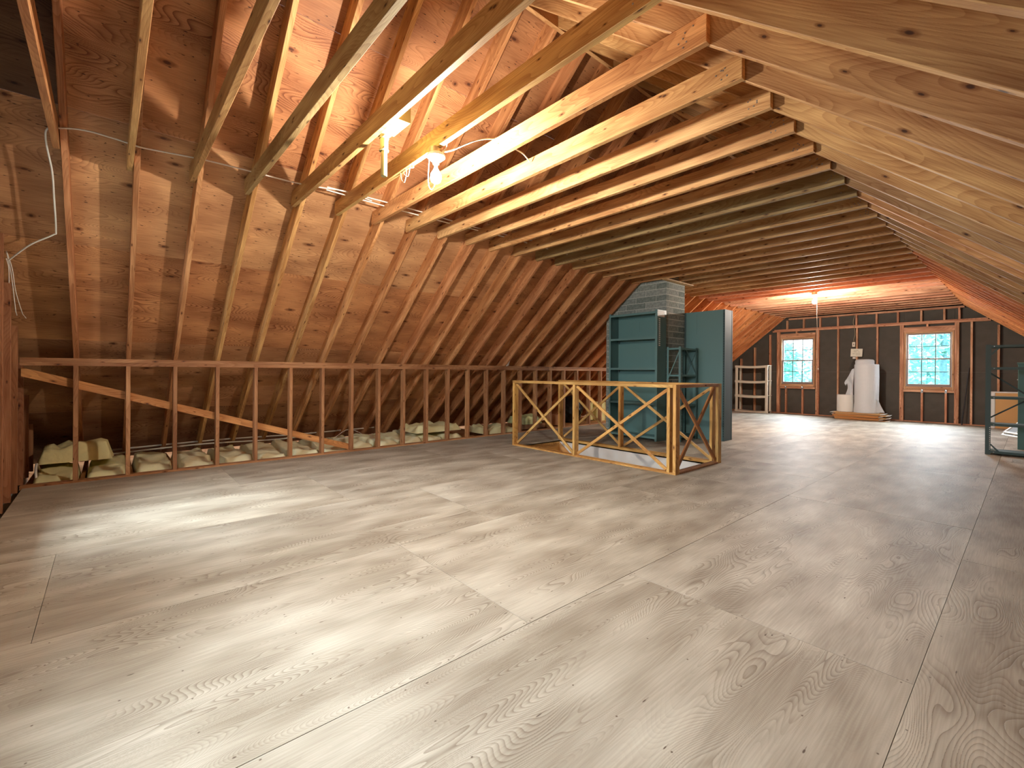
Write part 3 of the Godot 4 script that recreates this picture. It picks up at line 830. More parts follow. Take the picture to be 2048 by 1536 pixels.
func angle(called: String, parent: Node, at: Vector3, h: float, sx: float, sz: float, w: float, mat: Material, col: Color):
	# an upright of folded steel: two flanges
	var b := mb(col)
	b.box(at + Vector3(sx * w / 2, h / 2, 0), Vector3(w, h, 0.003), 1)
	b.box(at + Vector3(0, h / 2, sz * w / 2), Vector3(0.003, h, w), 1)
	put(called, b, mat, parent)
func dots(called: String, parent: Node, at: Vector3, step: Vector3, n: int, s: Vector3, mat: Material):
	var b := mb()
	for i in n: b.box(at + step * i, s, 0)
	put(called, b, mat, parent)

func build_metal():
	var T := Color(1, 1, 1)
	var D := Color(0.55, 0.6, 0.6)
	var hole := flat(22, 28, 28, 0.9)
	# tall bookcase in front of the chimney
	var a := thing("metal_bookcase", "tall teal steel bookcase with open shelves facing the railing", "shelving", Vector3(-4.595, 0, -6.97))
	var w := 0.97
	var h := 2.215
	var d := 0.28
	var p := mb(Color(0.95, 1.05, 1.05)); p.box(Vector3(0, h / 2, -d / 2), Vector3(w, h, 0.004), 1); put("back_panel", p, M.teal, a)
	for s in [-1, 1]:
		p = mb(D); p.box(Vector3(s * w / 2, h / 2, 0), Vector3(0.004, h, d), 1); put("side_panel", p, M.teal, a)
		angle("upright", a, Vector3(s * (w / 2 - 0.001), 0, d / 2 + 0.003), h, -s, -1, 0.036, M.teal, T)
	for y in [0.09, 0.655, 1.245, 1.765, 2.19]:
		p = mb(T)
		p.box(Vector3(0, y, 0), Vector3(w - 0.012, 0.004, d - 0.01), 0)
		p.box(Vector3(0, y - 0.017, d / 2 - 0.004), Vector3(w - 0.012, 0.036, 0.004), 0)
		put("shelf", p, M.teal, a)
	dots("hole_row", a, Vector3(-0.03, 1.9, -d / 2 + 0.003), Vector3(0, 0.03, 0), 6, Vector3(0.006, 0.006, 0.002), hole)
	dots("bracket", a, Vector3(-w / 2 + 0.03, 1.20, -d / 2 + 0.02), Vector3(0, 0.52, 0), 2, Vector3(0.012, 0.05, 0.02), M.zinc)
	dots("slot_row", a, Vector3(w / 2 + 0.003, 1.62, 0.075), Vector3(0, 0.034, 0), 14, Vector3(0.002, 0.018, 0.045), M.white)
	p = mb(); p.box(Vector3(w / 2 + 0.003, 2.15, 0.02), Vector3(0.002, 0.1, 0.2), 1); put("white_plate", p, M.white, a)
	# bookcase beyond it, its back to us
	var b := thing("metal_bookcase", "tall teal steel bookcase right of the chimney with its flat back towards us", "shelving", Vector3(-3.765, 0, -7.905))
	w = 0.71; h = 2.235; d = 0.29
	p = mb(Color(0.98, 1.02, 1.0)); p.box(Vector3(0, h / 2, d / 2), Vector3(w - 0.01, h, 0.004), 1); put("back_panel", p, M.teal, b)
	for s in [-1, 1]:
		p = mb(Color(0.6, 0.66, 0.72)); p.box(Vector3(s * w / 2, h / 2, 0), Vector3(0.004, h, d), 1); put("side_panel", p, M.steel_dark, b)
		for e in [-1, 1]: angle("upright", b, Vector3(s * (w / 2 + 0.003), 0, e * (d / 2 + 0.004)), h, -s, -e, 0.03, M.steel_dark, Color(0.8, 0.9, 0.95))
	for y in [0.09, 0.6, 1.1, 1.6, 2.2]:
		p = mb(T); p.box(Vector3(0, y, 0), Vector3(w - 0.012, 0.03, d - 0.02), 0); put("shelf", p, M.teal, b)
	dots("hole_row", b, Vector3(-0.13, 0.9, d / 2 + 0.003), Vector3(0, 0.03, 0), 12, Vector3(0.008, 0.012, 0.002), M.white)
	dots("hole_row", b, Vector3(-0.13, 1.85, d / 2 + 0.003), Vector3(0, 0.03, 0), 12, Vector3(0.006, 0.006, 0.002), hole)
	dots("hole_row", b, Vector3(w / 2 - 0.012, 0.1, d / 2 + 0.0065), Vector3(0, 0.042, 0), 50, Vector3(0.008, 0.016, 0.002), hole)
	# low open rack in front of it
	var r := thing("metal_rack", "low open teal steel rack with thin posts and diagonal braces", "shelving", Vector3(-3.975, 0, -7.40))
	var rx := 0.125
	var rz := 0.28
	h = 1.6
	for s in [-1, 1]:
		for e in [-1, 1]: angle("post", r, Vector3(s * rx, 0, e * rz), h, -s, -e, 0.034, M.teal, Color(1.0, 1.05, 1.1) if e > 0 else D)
	for y in [0.1, 0.62, 1.13, 1.58]:
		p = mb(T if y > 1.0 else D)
		p.box(Vector3(0, y, 0), Vector3(2 * rx - 0.01, 0.004, 2 * rz - 0.01), 0)
		for e in [-1, 1]:
			p.box(Vector3(0, y - 0.012, e * (rz - 0.006)), Vector3(2 * rx - 0.01, 0.03, 0.004), 0)
			p.box(Vector3(e * (rx - 0.006), y - 0.012, 0), Vector3(0.004, 0.03, 2 * rz - 0.01), 2)
		put("shelf", p, M.teal, r)
	strip("diagonal_brace", r, Vector3(-rx + 0.01, 1.03, rz + 0.004), Vector3(rx - 0.01, 1.55, rz + 0.004), Vector3.BACK, 0.018, 0.003, M.teal, T)
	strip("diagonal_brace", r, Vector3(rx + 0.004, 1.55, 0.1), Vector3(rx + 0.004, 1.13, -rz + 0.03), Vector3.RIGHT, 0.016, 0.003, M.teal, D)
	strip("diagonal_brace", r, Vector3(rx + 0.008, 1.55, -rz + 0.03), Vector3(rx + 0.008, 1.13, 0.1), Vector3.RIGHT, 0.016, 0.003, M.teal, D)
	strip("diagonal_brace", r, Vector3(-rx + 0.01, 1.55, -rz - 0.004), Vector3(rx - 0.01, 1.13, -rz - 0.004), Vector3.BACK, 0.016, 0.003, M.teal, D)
	# rack at the right edge
	var q := thing("metal_rack", "dark green steel rack with four open shelves at the right edge", "shelving", Vector3(-0.07, 0, -9.63))
	w = 0.74; d = 0.3; h = 1.595
	for s in [-1, 1]:
		for e in [-1, 1]: angle("post", q, Vector3(s * w / 2, 0, e * d / 2), h, -s, -e, 0.055 if e > 0 else 0.04, M.steel_dark, Color(0.9, 0.95, 0.95))
	for y in [0.075, 0.465, 0.85, 1.27, 1.585]:
		p = mb(Color(0.9, 1, 0.98))
		p.box(Vector3(0, y, 0), Vector3(w - 0.008, 0.004, d - 0.008), 0)
		for e in [-1, 1]: p.box(Vector3(0, y - 0.016, e * (d / 2 - 0.005)), Vector3(w - 0.008, 0.034, 0.004), 0)
		put("shelf", p, M.steel_dark, q)
		dots("bolt", q, Vector3(-w / 2 + 0.085, y - 0.016, d / 2 + 0.004), Vector3(0.57, 0, 0), 2, Vector3(0.012, 0.012, 0.006), M.zinc)
	strip("diagonal_brace", q, Vector3(-w / 2 + 0.02, 0.52, -d / 2 - 0.006), Vector3(w / 2 - 0.02, 1.05, -d / 2 - 0.006), Vector3.BACK, 0.02, 0.003, M.steel_dark, D)
	strip("diagonal_brace", q, Vector3(-w / 2 + 0.02, 1.2, -d / 2 - 0.012), Vector3(w / 2 - 0.02, 0.6, -d / 2 - 0.012), Vector3.BACK, 0.02, 0.003, M.steel_dark, D)
	for y in [0.1, 1.52]:
		var g := mb(Color(0.9, 0.95, 0.95))
		var sg := 1.0 if y < 1.0 else -1.0
		g.prism(PackedVector2Array([Vector2(0.045, 0.07 * sg), Vector2(0.06, 0.075 * sg), Vector2(0.14, -0.02 * sg), Vector2(0.12, -0.035 * sg)]), Vector3(-w / 2, y, d / 2 + 0.002), Vector3.RIGHT, Vector3.UP, Vector3.BACK, 0.0, 0.004, Vector3.RIGHT)
		put("gusset", g, M.steel_dark, q)
	dots("hole_row", q, Vector3(-w / 2 + 0.045, 0.1, d / 2 + 0.003), Vector3(0, 0.028, 0), 12, Vector3(0.008, 0.012, 0.002), M.white)
	# dark green cabinet behind the rack
	var k := thing("metal_cabinet", "dark green steel cabinet panel standing behind the right edge rack", "cabinet", Vector3(0.2, 0, -10.64))
	p = mb(Color(0.5, 0.75, 0.7)); p.box(Vector3(0, 0.675, 0), Vector3(0.68, 1.35, 0.29), 1, 0.004); put("body", p, M.teal, k)
	p = mb(Color(0.6, 0.85, 0.8)); p.box(Vector3(0, 1.34, 0.02), Vector3(0.7, 0.03, 0.3), 0, 0.004); put("top_flange", p, M.teal, k)
	p = mb(); p.box(Vector3(-0.345, 1.09, 0.1), Vector3(0.012, 0.012, 0.03), 0); put("clip", p, M.white, k)

func build_far_things():
	# white plastic shelf
	var s := thing("plastic_shelf", "cream plastic shelf unit with four bowed shelves in the far corner", "shelving", Vector3(-5.49, 0, -14.42))
	var w := 0.92
	var d := 0.32
	for q in [[-1, -1], [1, -1], [-1, 1], [1, 1]]:
		var b := mb(); b.box(Vector3(q[0] * (w / 2 - 0.04), 0.7, q[1] * (d / 2 - 0.025)), Vector3(0.07 if q[1] > 0 else 0.05, 1.4, 0.045), 1, 0.008); put("post", b, M.plastic, s)
	for y in [0.045, 0.5, 0.93, 1.375]:
		var b := mb()
		var top := []
		var n := 13
		for i in n:
			var u := -1.0 + 2.0 * i / (n - 1)
			top.append(Vector2(u * w / 2, y + 0.03 - 0.025 * (1.0 - u * u)))
		var poly := PackedVector2Array(top)
		for i in n: poly.append(top[n - 1 - i] - Vector2(0, 0.06))
		for i in n - 1:
			b.prism(PackedVector2Array([top[i], top[i + 1], top[i + 1] - Vector2(0, 0.065), top[i] - Vector2(0, 0.065)]), Vector3.ZERO, Vector3.RIGHT, Vector3.UP, Vector3.BACK, d / 2 - 0.03, d / 2 + 0.004, Vector3.RIGHT)
			b.prism(PackedVector2Array([top[i], top[i + 1], top[i + 1] - Vector2(0, 0.012), top[i] - Vector2(0, 0.012)]), Vector3.ZERO, Vector3.RIGHT, Vector3.UP, Vector3.BACK, -d / 2, d / 2 - 0.03, Vector3.RIGHT)
		put("shelf", b, M.plastic, s)
	# flattened boxes under the rolls
	var names := ["bottom", "second from bottom", "third from bottom", "fourth from bottom", "fifth from bottom", "topmost"]
	for i in 6:
		var t := thing("flattened_box", "flattened brown cardboard box with white ends, %s of the stack below the rolls" % names[i], "box", Vector3(-2.87 + [0.03, -0.02, 0.02, -0.05, 0.04, -0.02][i], 0.002 + i * 0.033, -14.22 + [0.0, 0.02, -0.02, 0.015, -0.01, 0.01][i]), "flattened boxes under the bubble wrap", [0.02, -0.03, 0.03, -0.01, 0.02, -0.04][i])
		var lw: float = [1.0, 0.9, 1.04, 0.94, 1.02, 0.96][i]
		var c: Color = [Color(0.8, 0.74, 0.66), Color(1.0, 0.84, 0.62), Color(0.9, 0.88, 0.84), Color(1.0, 0.8, 0.55), Color(0.86, 0.84, 0.8), Color(1.06, 1.04, 1.0)][i]
		for y in [0.0085, 0.024]:
			var b := mb(c); b.box(Vector3(0, y, 0), Vector3(lw, 0.0135, 0.44), 0, 0.003); put("layer", b, M.card, t)
		var f := mb(Color(1, 1, 1.05))
		f.box(Vector3(lw / 2 + 0.03, 0.02, 0.0), Vector3(0.085, 0.012, 0.4), 0, 0.003, Basis.from_euler(Vector3(0, 0.05, 0.16)))
		if i > 3: f.box(Vector3(-lw / 2 - 0.04, 0.02, 0.03), Vector3(0.12, 0.01, 0.3), 0, 0.003, Basis.from_euler(Vector3(0, 0.1, 0.2)))
		put("white_flap", f, M.white, t)
	# bubble wrap roll
	var r := thing("bubble_wrap_roll", "tall loosely wound roll of clear bubble wrap standing on flattened boxes", "roll", Vector3(-2.73, 0.204, -14.22))
	var b := mb()
	b.lathe([Vector2(0.10, 1.19), Vector2(0.10, 0.0), Vector2(0.262, 0.0), Vector2(0.255, 0.1), Vector2(0.245, 0.25), Vector2(0.25, 0.6), Vector2(0.252, 0.9), Vector2(0.248, 1.19), Vector2(0.24, 1.2), Vector2(0.10, 1.19)], Vector3.ZERO, 40, 0.014)
	put("outer_wrap", b, M.wrap, r)
	b = mb()
	b.lathe([Vector2(0.0, 1.0), Vector2(0.19, 1.0), Vector2(0.193, 1.29), Vector2(0.17, 1.32), Vector2(0.08, 1.33), Vector2(0.0, 1.33)], Vector3(-0.035, 0, 0.02), 32, 0.01)
	put("inner_wrap", b, M.wrap, r)
	var P := []
	for j in 12:
		var v := j / 11.0
		for i in 8:
			var u := i / 7.0
			var wd := lerpf(0.12, 0.17, sin(v * PI)) + 0.05 * sin(v * 7.0)
			P.append(Vector3(-0.24 - u * wd - 0.02 * v, 1.10 - v * 0.68 - u * u * (0.24 if v < 0.5 else 0.02) * (1.0 - v), 0.06 + 0.05 * sin(u * 5.0 + v * 3.0)))
	b = mb(); b.grid(P, 8, 12)
	var P2 := []
	for q in P: P2.append(q + Vector3(0, 0, -0.006))
	b.grid(P2, 8, 12, true)
	put("loose_flap", b, M.wrap, r)
	P = []; P2 = []
	for j in 8:
		for i in 8:
			var u := i / 7.0
			var v := j / 7.0
			P.append(Vector3(0.20 + u * (0.03 + 0.14 * (1.0 - v)), 0.02 + v * 0.34, 0.12 + 0.03 * sin(u * 6.0 + v * 4.0) - 0.06 * u))
			P2.append(P[-1] + Vector3(0, 0, -0.006))
	b = mb(); b.grid(P, 8, 8); b.grid(P2, 8, 8, true)
	put("flared_corner", b, M.wrap, r)
	b = mb()
	b.lathe([Vector2(0.05, 0.43), Vector2(0.05, 0.0), Vector2(0.172, 0.0), Vector2(0.176, 0.02), Vector2(0.174, 0.41), Vector2(0.168, 0.43), Vector2(0.05, 0.43)], Vector3.ZERO, 32)
	tag(put("foam_roll", b, M.white, self, Vector3(-3.165, 0.204, -14.2)), "short white foam roll standing left of the bubble wrap", "roll")
	# box, screens and pole on the right
	var c := thing("cardboard_box", "brown cardboard box with a silver edge seen through the right rack", "box", Vector3(-0.36, 0, -14.42))
	b = mb(Color(1.05, 0.98, 0.86)); b.box(Vector3(0.02, 0.39, 0), Vector3(0.4, 0.78, 0.22), 1, 0.006); put("body", b, M.card, c)
	b = mb(Color(0.95, 0.97, 1.05)); b.box(Vector3(-0.2, 0.39, 0.01), Vector3(0.09, 0.79, 0.23), 1, 0.01); b.box(Vector3(0.0, 0.79, 0.01), Vector3(0.46, 0.025, 0.23), 0, 0.005); put("silver_edge", b, M.white, c)
	for i in 2:
		var t := thing("window_screen", ["white framed screen lying against the cabinet, upper of two", "white framed screen lying on the floor by the cabinet, lower of two"][1 - i], "screen", Vector3(-0.08 + 0.03 * i, 0.17 + i * 0.055, -12.75), "")
		t.rotation = Vector3(0.0, 0.55, 0.72)
		b = mb(Color(0.95, 0.95, 0.93))
		b.box(Vector3(0, 0, 0.26), Vector3(0.5, 0.03, 0.035), 0, 0.003); b.box(Vector3(0, 0, -0.26), Vector3(0.5, 0.03, 0.035), 0, 0.003)
		b.box(Vector3(0.235, 0, 0), Vector3(0.035, 0.03, 0.5), 2, 0.003); b.box(Vector3(-0.235, 0, 0), Vector3(0.035, 0.03, 0.5), 2, 0.003)
		b.box(Vector3(0, 0, 0.0), Vector3(0.45, 0.02, 0.02), 0, 0.003)
		put("frame", b, M.white, t)
		b = mb(); b.box(Vector3.ZERO, Vector3(0.46, 0.003, 0.5), 0); put("mesh_panel", b, flat(150, 160, 165, 0.7), t)
	b = mb(); b.tube([Vector3(-1.05, 0.01, -14.58), Vector3(-0.945, 1.32, -14.71)], 0.012, 8)
	tag(put("pole", b, flat(48, 48, 50, 0.4, 0.3), self), "thin dark pole leaning on the wall right of the far window", "pole")
	# electrical things on the stud
	var sw := thing("wall_switch", "small cream toggle switch box high on the stud above the paper sign", "switch", Vector3(-3.082, 1.935, ZF + 0.022))
	b = mb(); b.box(Vector3(0, 0, 0.012), Vector3(0.065, 0.12, 0.022), 1, 0.005); b.box(Vector3(0, 0, -0.02), Vector3(0.055, 0.1, 0.04), 1); put("cover_plate", b, M.plastic, sw)
	b = mb(); b.box(Vector3(0, 0, 0.026), Vector3(0.02, 0.05, 0.01), 1); put("toggle", b, M.sash, sw)
	var pg := thing("paper_sign", "cream paper card with faint lines hung on a far wall stud", "sign", Vector3(-3.025, 1.72, ZF + 0.012))
	b = mb(Color(0.98, 0.95, 0.84)); b.box(Vector3.ZERO, Vector3(0.25, 0.205, 0.006), 0, 0.002, Basis.from_euler(Vector3(-0.08, 0, -0.03))); put("card", b, M.white, pg)
	b = mb()
	for q in [[-0.01, 0.055, 0.1], [-0.03, 0.02, 0.06], [-0.06, -0.03, 0.05], [0.03, -0.02, 0.1], [0.03, -0.055, 0.09], [0.05, 0.02, 0.02]]: b.box(Vector3(q[0], q[1] - q[0] * 0.03, 0.0045 - q[1] * 0.08), Vector3(q[2], 0.008, 0.001), 0)
	put("faint_writing", b, flat(150, 145, 128, 0.8), pg)
	b = mb(); b.box(Vector3(-3.073, 1.585, ZF + 0.02), Vector3(0.06, 0.045, 0.03), 0, 0.004)
	tag(put("power_outlet", b, M.white, self), "small white outlet just under the paper sign", "outlet")
	b = mb(); b.tube(smooth([Vector3(-3.06, 2.74, ZF - 0.03), Vector3(-3.09, 2.6, ZF + 0.012), Vector3(-3.1, 2.5, ZF + 0.016), Vector3(-3.075, 2.38, ZF + 0.012), Vector3(-3.06, 2.2, ZF + 0.01), Vector3(-3.082, 2.08, ZF + 0.01), Vector3(-3.075, 1.995, ZF + 0.016)]), 0.0065)
	tag(put("switch_cable", b, flat(176, 160, 132, 0.6), self), "thin cable running down the stud to the switch", "cable")
	for i in 3:
		b = mb(); b.tube(smooth([Vector3(-3.075 + 0.01 * i, 1.565, ZF + 0.02), Vector3(-3.09 - 0.02 * i, 1.45, ZF + 0.03), Vector3(-3.10 - 0.03 * i, 1.36, ZF + 0.015), Vector3(-3.13 - 0.035 * i, 1.2 + 0.05 * i, ZF + 0.03)]), 0.004)
		tag(put("thin_wire", b, flat(70, 66, 60, 0.6), self), ["thin dark wire hanging under the outlet, nearest the stud", "thin dark wire hanging under the outlet, middle of three", "thin dark wire hanging under the outlet, farthest from the stud"][i], "wire", "wires under the outlet")

func lamp(called: String, label: String, at: Vector3, bulb: Vector3, e: float, chain: Array) -> Node3D:
	var l := thing(called, label, "lamp", at)
	var b := mb()
	var top := 0.075
	b.lathe([Vector2(0.0, -0.055), Vector2(0.022, -0.055), Vector2(0.024, -0.04), Vector2(0.034, -0.034), Vector2(0.05, -0.02), Vector2(0.064, -0.008), Vector2(0.066, 0.006), Vector2(0.06, 0.012), Vector2(0.0, 0.012)], Vector3.ZERO, 28)
	put("porcelain_base", b, M.white, l)
	b = mb()
	b.lathe([Vector2(0.0, 0.012), Vector2(0.05, 0.012), Vector2(0.05, 0.055), Vector2(0.0, 0.055)], Vector3.ZERO, 8)
	put("junction_box", b, flat(170, 150, 120, 0.5, 0.5), l)
	b = mb()
	b.lathe([Vector2(0.012, -0.055), Vector2(0.014, -0.05), Vector2(0.014, -0.085), Vector2(0.0, -0.085)], bulb, 14)
	put("screw_cap", b, M.zinc, l)
	b = mb()
	b.lathe([Vector2(0.0, -0.195), Vector2(0.018, -0.192), Vector2(0.034, -0.18), Vector2(0.042, -0.155), Vector2(0.038, -0.128), Vector2(0.024, -0.104), Vector2(0.014, -0.085)], bulb, 24)
	var g := flat(255, 250, 240, 0.4)
	g.emission_enabled = true; g.emission = Color(1.0, 0.97, 0.92); g.emission_energy_multiplier = 6.0
	put("bulb", b, g, l)
	b = mb(); b.tube(smooth(chain), 0.003, 5)
	put("pull_string", b, M.cable, l)
	var o := OmniLight3D.new()
	o.name = "bulb_light"
	o.position = bulb + Vector3(0, -0.148, 0)
	o.light_energy = e; o.light_color = BULB; o.light_size = 0.03; o.omni_range = 40.0; o.omni_attenuation = 2.0; o.shadow_enabled = true
	l.add_child(o, true)
	return l

func build_lamps():
	lamp("ceiling_lamp", "bare glowing bulb in a white holder hung beside the near collar ties", Vector3(-2.82, 2.695, -1.752), Vector3.ZERO, 4.1,
		[Vector3(-0.06, -0.01, 0.02), Vector3(-0.062, -0.1, 0.025), Vector3(-0.058, -0.19, 0.025), Vector3(-0.03, -0.235, 0.02), Vector3(0.0, -0.225, 0.015), Vector3(0.004, -0.19, 0.012)])
	var far := lamp("ceiling_lamp", "far bare glowing bulb with a long pull string near the gable", Vector3(-2.80, 2.695, -10.285), Vector3(0, 0.014, 0), 5.0,
		[Vector3(0.05, -0.03, 0.03), Vector3(0.055, -0.5, 0.03), Vector3(0.062, -1.0, 0.01), Vector3(0.072, -1.43, 0.0)])
	var k := mb(); k.lathe([Vector2(0, -0.02), Vector2(0.01, -0.015), Vector2(0.011, 0.0), Vector2(0.006, 0.014), Vector2(0, 0.016)], Vector3(0.072, -1.44, 0), 10)
	put("knob", k, M.cable, far)
	# hanging sheet-metal hook with telescoping tube, back of a tie
	var h := thing("metal_bracket", "olive metal box with a stepped hanging tube behind a near collar tie", "bracket", Vector3(-2.9, 2.745, -1.44))
	var ol := flat(172, 166, 118, 0.5, 0.1)
	var b := mb(); b.box(Vector3(0.05, 0.115, 0.0), Vector3(0.23, 0.115, 0.125), 0, 0.004); put("box", b, ol, h)
	b = mb(); b.lathe([Vector2(0, 0.0), Vector2(0.048, 0.0), Vector2(0.048, 0.08), Vector2(0, 0.08)], Vector3(-0.115, 0.095, -0.01), 20); put("neck", b, ol, h)
	b = mb(); b.lathe([Vector2(0, -0.01), Vector2(0.056, -0.01), Vector2(0.06, -0.004), Vector2(0.056, 0.008), Vector2(0, 0.008)], Vector3(-0.125, 0.09, -0.01), 24); put("flange", b, flat(120, 116, 96, 0.5, 0.2), h)
	b = mb(); b.lathe([Vector2(0, -0.03), Vector2(0.029, -0.03), Vector2(0.029, 0.09), Vector2(0, 0.09)], Vector3(-0.137, 0.0, -0.02), 18); put("upper_tube", b, ol, h)
	b = mb(); b.lathe([Vector2(0, -0.208), Vector2(0.020, -0.208), Vector2(0.022, -0.204), Vector2(0.022, -0.03), Vector2(0, -0.03)], Vector3(-0.137, 0.0, -0.02), 18); put("lower_tube", b, ol, h)
	for y in [-0.026, 0.06]:
		b = mb(); b.lathe([Vector2(0.029, y - 0.006), Vector2(0.034, y - 0.005), Vector2(0.034, y + 0.005), Vector2(0.029, y + 0.006)], Vector3(-0.137, 0, -0.02), 18)
		b.box(Vector3(-0.095, y, 0.0), Vector3(0.03, 0.012, 0.012), 0)
		put("hose_clamp", b, flat(150, 146, 110, 0.4, 0.4), h)

func wire(called: String, label: String, cat: String, pts: Array, r: float, group := "", mat: Material = null) -> MeshInstance3D:
	var b := mb(); b.tube(smooth(pts), r, 6)
	var o := put(called, b, mat if mat else M.cable, self)
	tag(o, label, cat, group)
	return o
func on_roof(x: float, z: float, off := 0.012) -> Vector3: return Vector3(x, under(x) - off * 1.3, z)

func build_cables():
	var p := [Vector3(-5.47, 2.04, 0.60), on_roof(-5.317, 0.47, 0.0), on_roof(-5.24, 0.335, -0.02), on_roof(-5.20, 0.315, -0.02), on_roof(-4.96, 0.312, -0.02), on_roof(-4.793, 0.312, -0.02), on_roof(-4.64, 0.33, -0.02), on_roof(-4.54, 0.325, -0.01), on_roof(-4.49, 0.275)]
	for q in [[-4.46, 0.13], [-4.465, -0.05], [-4.475, -0.17], [-4.47, -0.28], [-4.452, -0.57], [-4.447, -0.87], [-4.445, -1.25], [-4.43, -1.5], [-4.41, -1.72], [-4.43, -2.0]]: p.append(on_roof(q[0], q[1]))
	wire("cable", "long white cable stapled across the near left rafters and down one rafter", "cable", p, 0.006)
	for i in 2:
		var q := []
		for j in 12:
			var z := -1.55 - j * 0.55
			q.append(on_roof(-4.415 - 0.03 * i + 0.008 * sin(j * 1.7 + i), z, 0.011 + 0.004 * sin(j * 2.1)))
		wire("cable", ["upper white cable of the pair stapled above the collar tie ends", "lower white cable of the pair stapled above the collar tie ends"][i], "cable", q, 0.0065, "cable pair")
	wire("cable", "white cable arching from the near bulb holder over the next collar tie", "cable", [Vector3(-2.775, 2.715, -1.775), Vector3(-2.72, 2.725, -1.82), Vector3(-2.67, 2.76, -1.88), Vector3(-2.625, 2.80, -1.95), Vector3(-2.63, 2.85, -2.05), Vector3(-2.635, 2.875, -2.12), Vector3(-2.62, 2.892, -2.16), Vector3(-2.6, 2.88, -2.22), Vector3(-2.59, 2.845, -2.3), Vector3(-2.63, 2.86, -2.42), Vector3(-2.66, 2.84, -2.52)], 0.0055)
	wire("cable", "short white cable curling up from the near bulb holder", "cable", [Vector3(-2.80, 2.72, -1.77), Vector3(-2.765, 2.735, -1.79), Vector3(-2.74, 2.765, -1.79), Vector3(-2.745, 2.80, -1.776)], 0.0055)
	wire("cord_loops", "thin white cord looped below a collar tie left of the near bulb", "cord", [Vector3(-3.345, 2.746, -1.752), Vector3(-3.335, 2.69, -1.755), Vector3(-3.29, 2.655, -1.755), Vector3(-3.25, 2.70, -1.75), Vector3(-3.245, 2.742, -1.745), Vector3(-3.30, 2.742, -1.75), Vector3(-3.285, 2.71, -1.76), Vector3(-3.24, 2.69, -1.76), Vector3(-3.20, 2.72, -1.75), Vector3(-3.19, 2.743, -1.75), Vector3(-3.18, 2.73, -1.75), Vector3(-3.145, 2.725, -1.755), Vector3(-3.15, 2.744, -1.75)], 0.003)
	var zz := 0.615
	for q in [["thin white wire bent outward at the left stud, longer of two", [Vector3(-5.47, 2.11, zz), Vector3(-5.58, 1.99, zz - 0.02), Vector3(-5.68, 1.82, zz - 0.03), Vector3(-5.86, 1.66, zz - 0.05), Vector3(-5.95, 1.635, zz - 0.055), Vector3(-6.02, 1.62, zz - 0.06)]], ["thin white wire bent outward at the left stud, shorter of two", [Vector3(-5.47, 2.10, zz), Vector3(-5.57, 1.99, zz - 0.01), Vector3(-5.62, 1.85, zz - 0.02), Vector3(-5.68, 1.66, zz - 0.03), Vector3(-5.73, 1.635, zz - 0.03), Vector3(-5.76, 1.62, zz - 0.03)]], ["short white wire end pointing down at the left stud", [Vector3(-5.47, 2.05, zz), Vector3(-5.5, 1.98, zz - 0.01), Vector3(-5.52, 1.86, zz - 0.01)]]]:
		wire("thin_wire", q[0], "wire", q[1], 0.0032, "wires at the left stud")
	# grade stamp printed on the sheathing left of the first rafter
	var st := thing("grade_stamp", "faded dark grade stamp with letters and round emblem on roof sheathing", "print", Vector3(-4.945, under(-4.945) + 0.2403 - 0.002, 0.468))
	var es := Vector3(-COSR, -SL * COSR, 0).normalized()
	st.basis = Basis(es, Vector3(SL * COSR, -COSR, 0).normalized().cross(es), Vector3(SL * COSR, -COSR, 0).normalized())
	var tm := TextMesh.new()
	tm.text = "NLB"; tm.font_size = 40; tm.pixel_size = 0.0022; tm.depth = 0.001
	var fo := SystemFont.new(); fo.font_names = PackedStringArray(["Droid Sans"]); fo.font_weight = 700; tm.font = fo
	var inkm := flat(58, 46, 40, 0.85)
	put("letters", tm, inkm, st, Vector3(-0.07, 0, 0))
	var b := mb()
	for i in 28:
		var w0 := TAU * i / 28
		var w1 := TAU * (i + 1) / 28
		b.prism(PackedVector2Array([Vector2(cos(w0), sin(w0)) * 0.06, Vector2(cos(w1), sin(w1)) * 0.06, Vector2(cos(w1), sin(w1)) * 0.05, Vector2(cos(w0), sin(w0)) * 0.05]), Vector3(0.09, 0, 0), Vector3.RIGHT, Vector3.UP, Vector3.BACK, 0, 0.001, Vector3.RIGHT)
	for q in [[0.0, 0.0, 0.05, 0.03], [0.015, 0.015, 0.03, 0.02], [-0.015, -0.01, 0.025, 0.025]]: b.box(Vector3(0.09 + q[0], q[1], 0), Vector3(q[2], q[3], 0.001), 0, 0.0, Basis.from_euler(Vector3(0, 0, 0.6)))
	put("emblem", b, inkm, st)

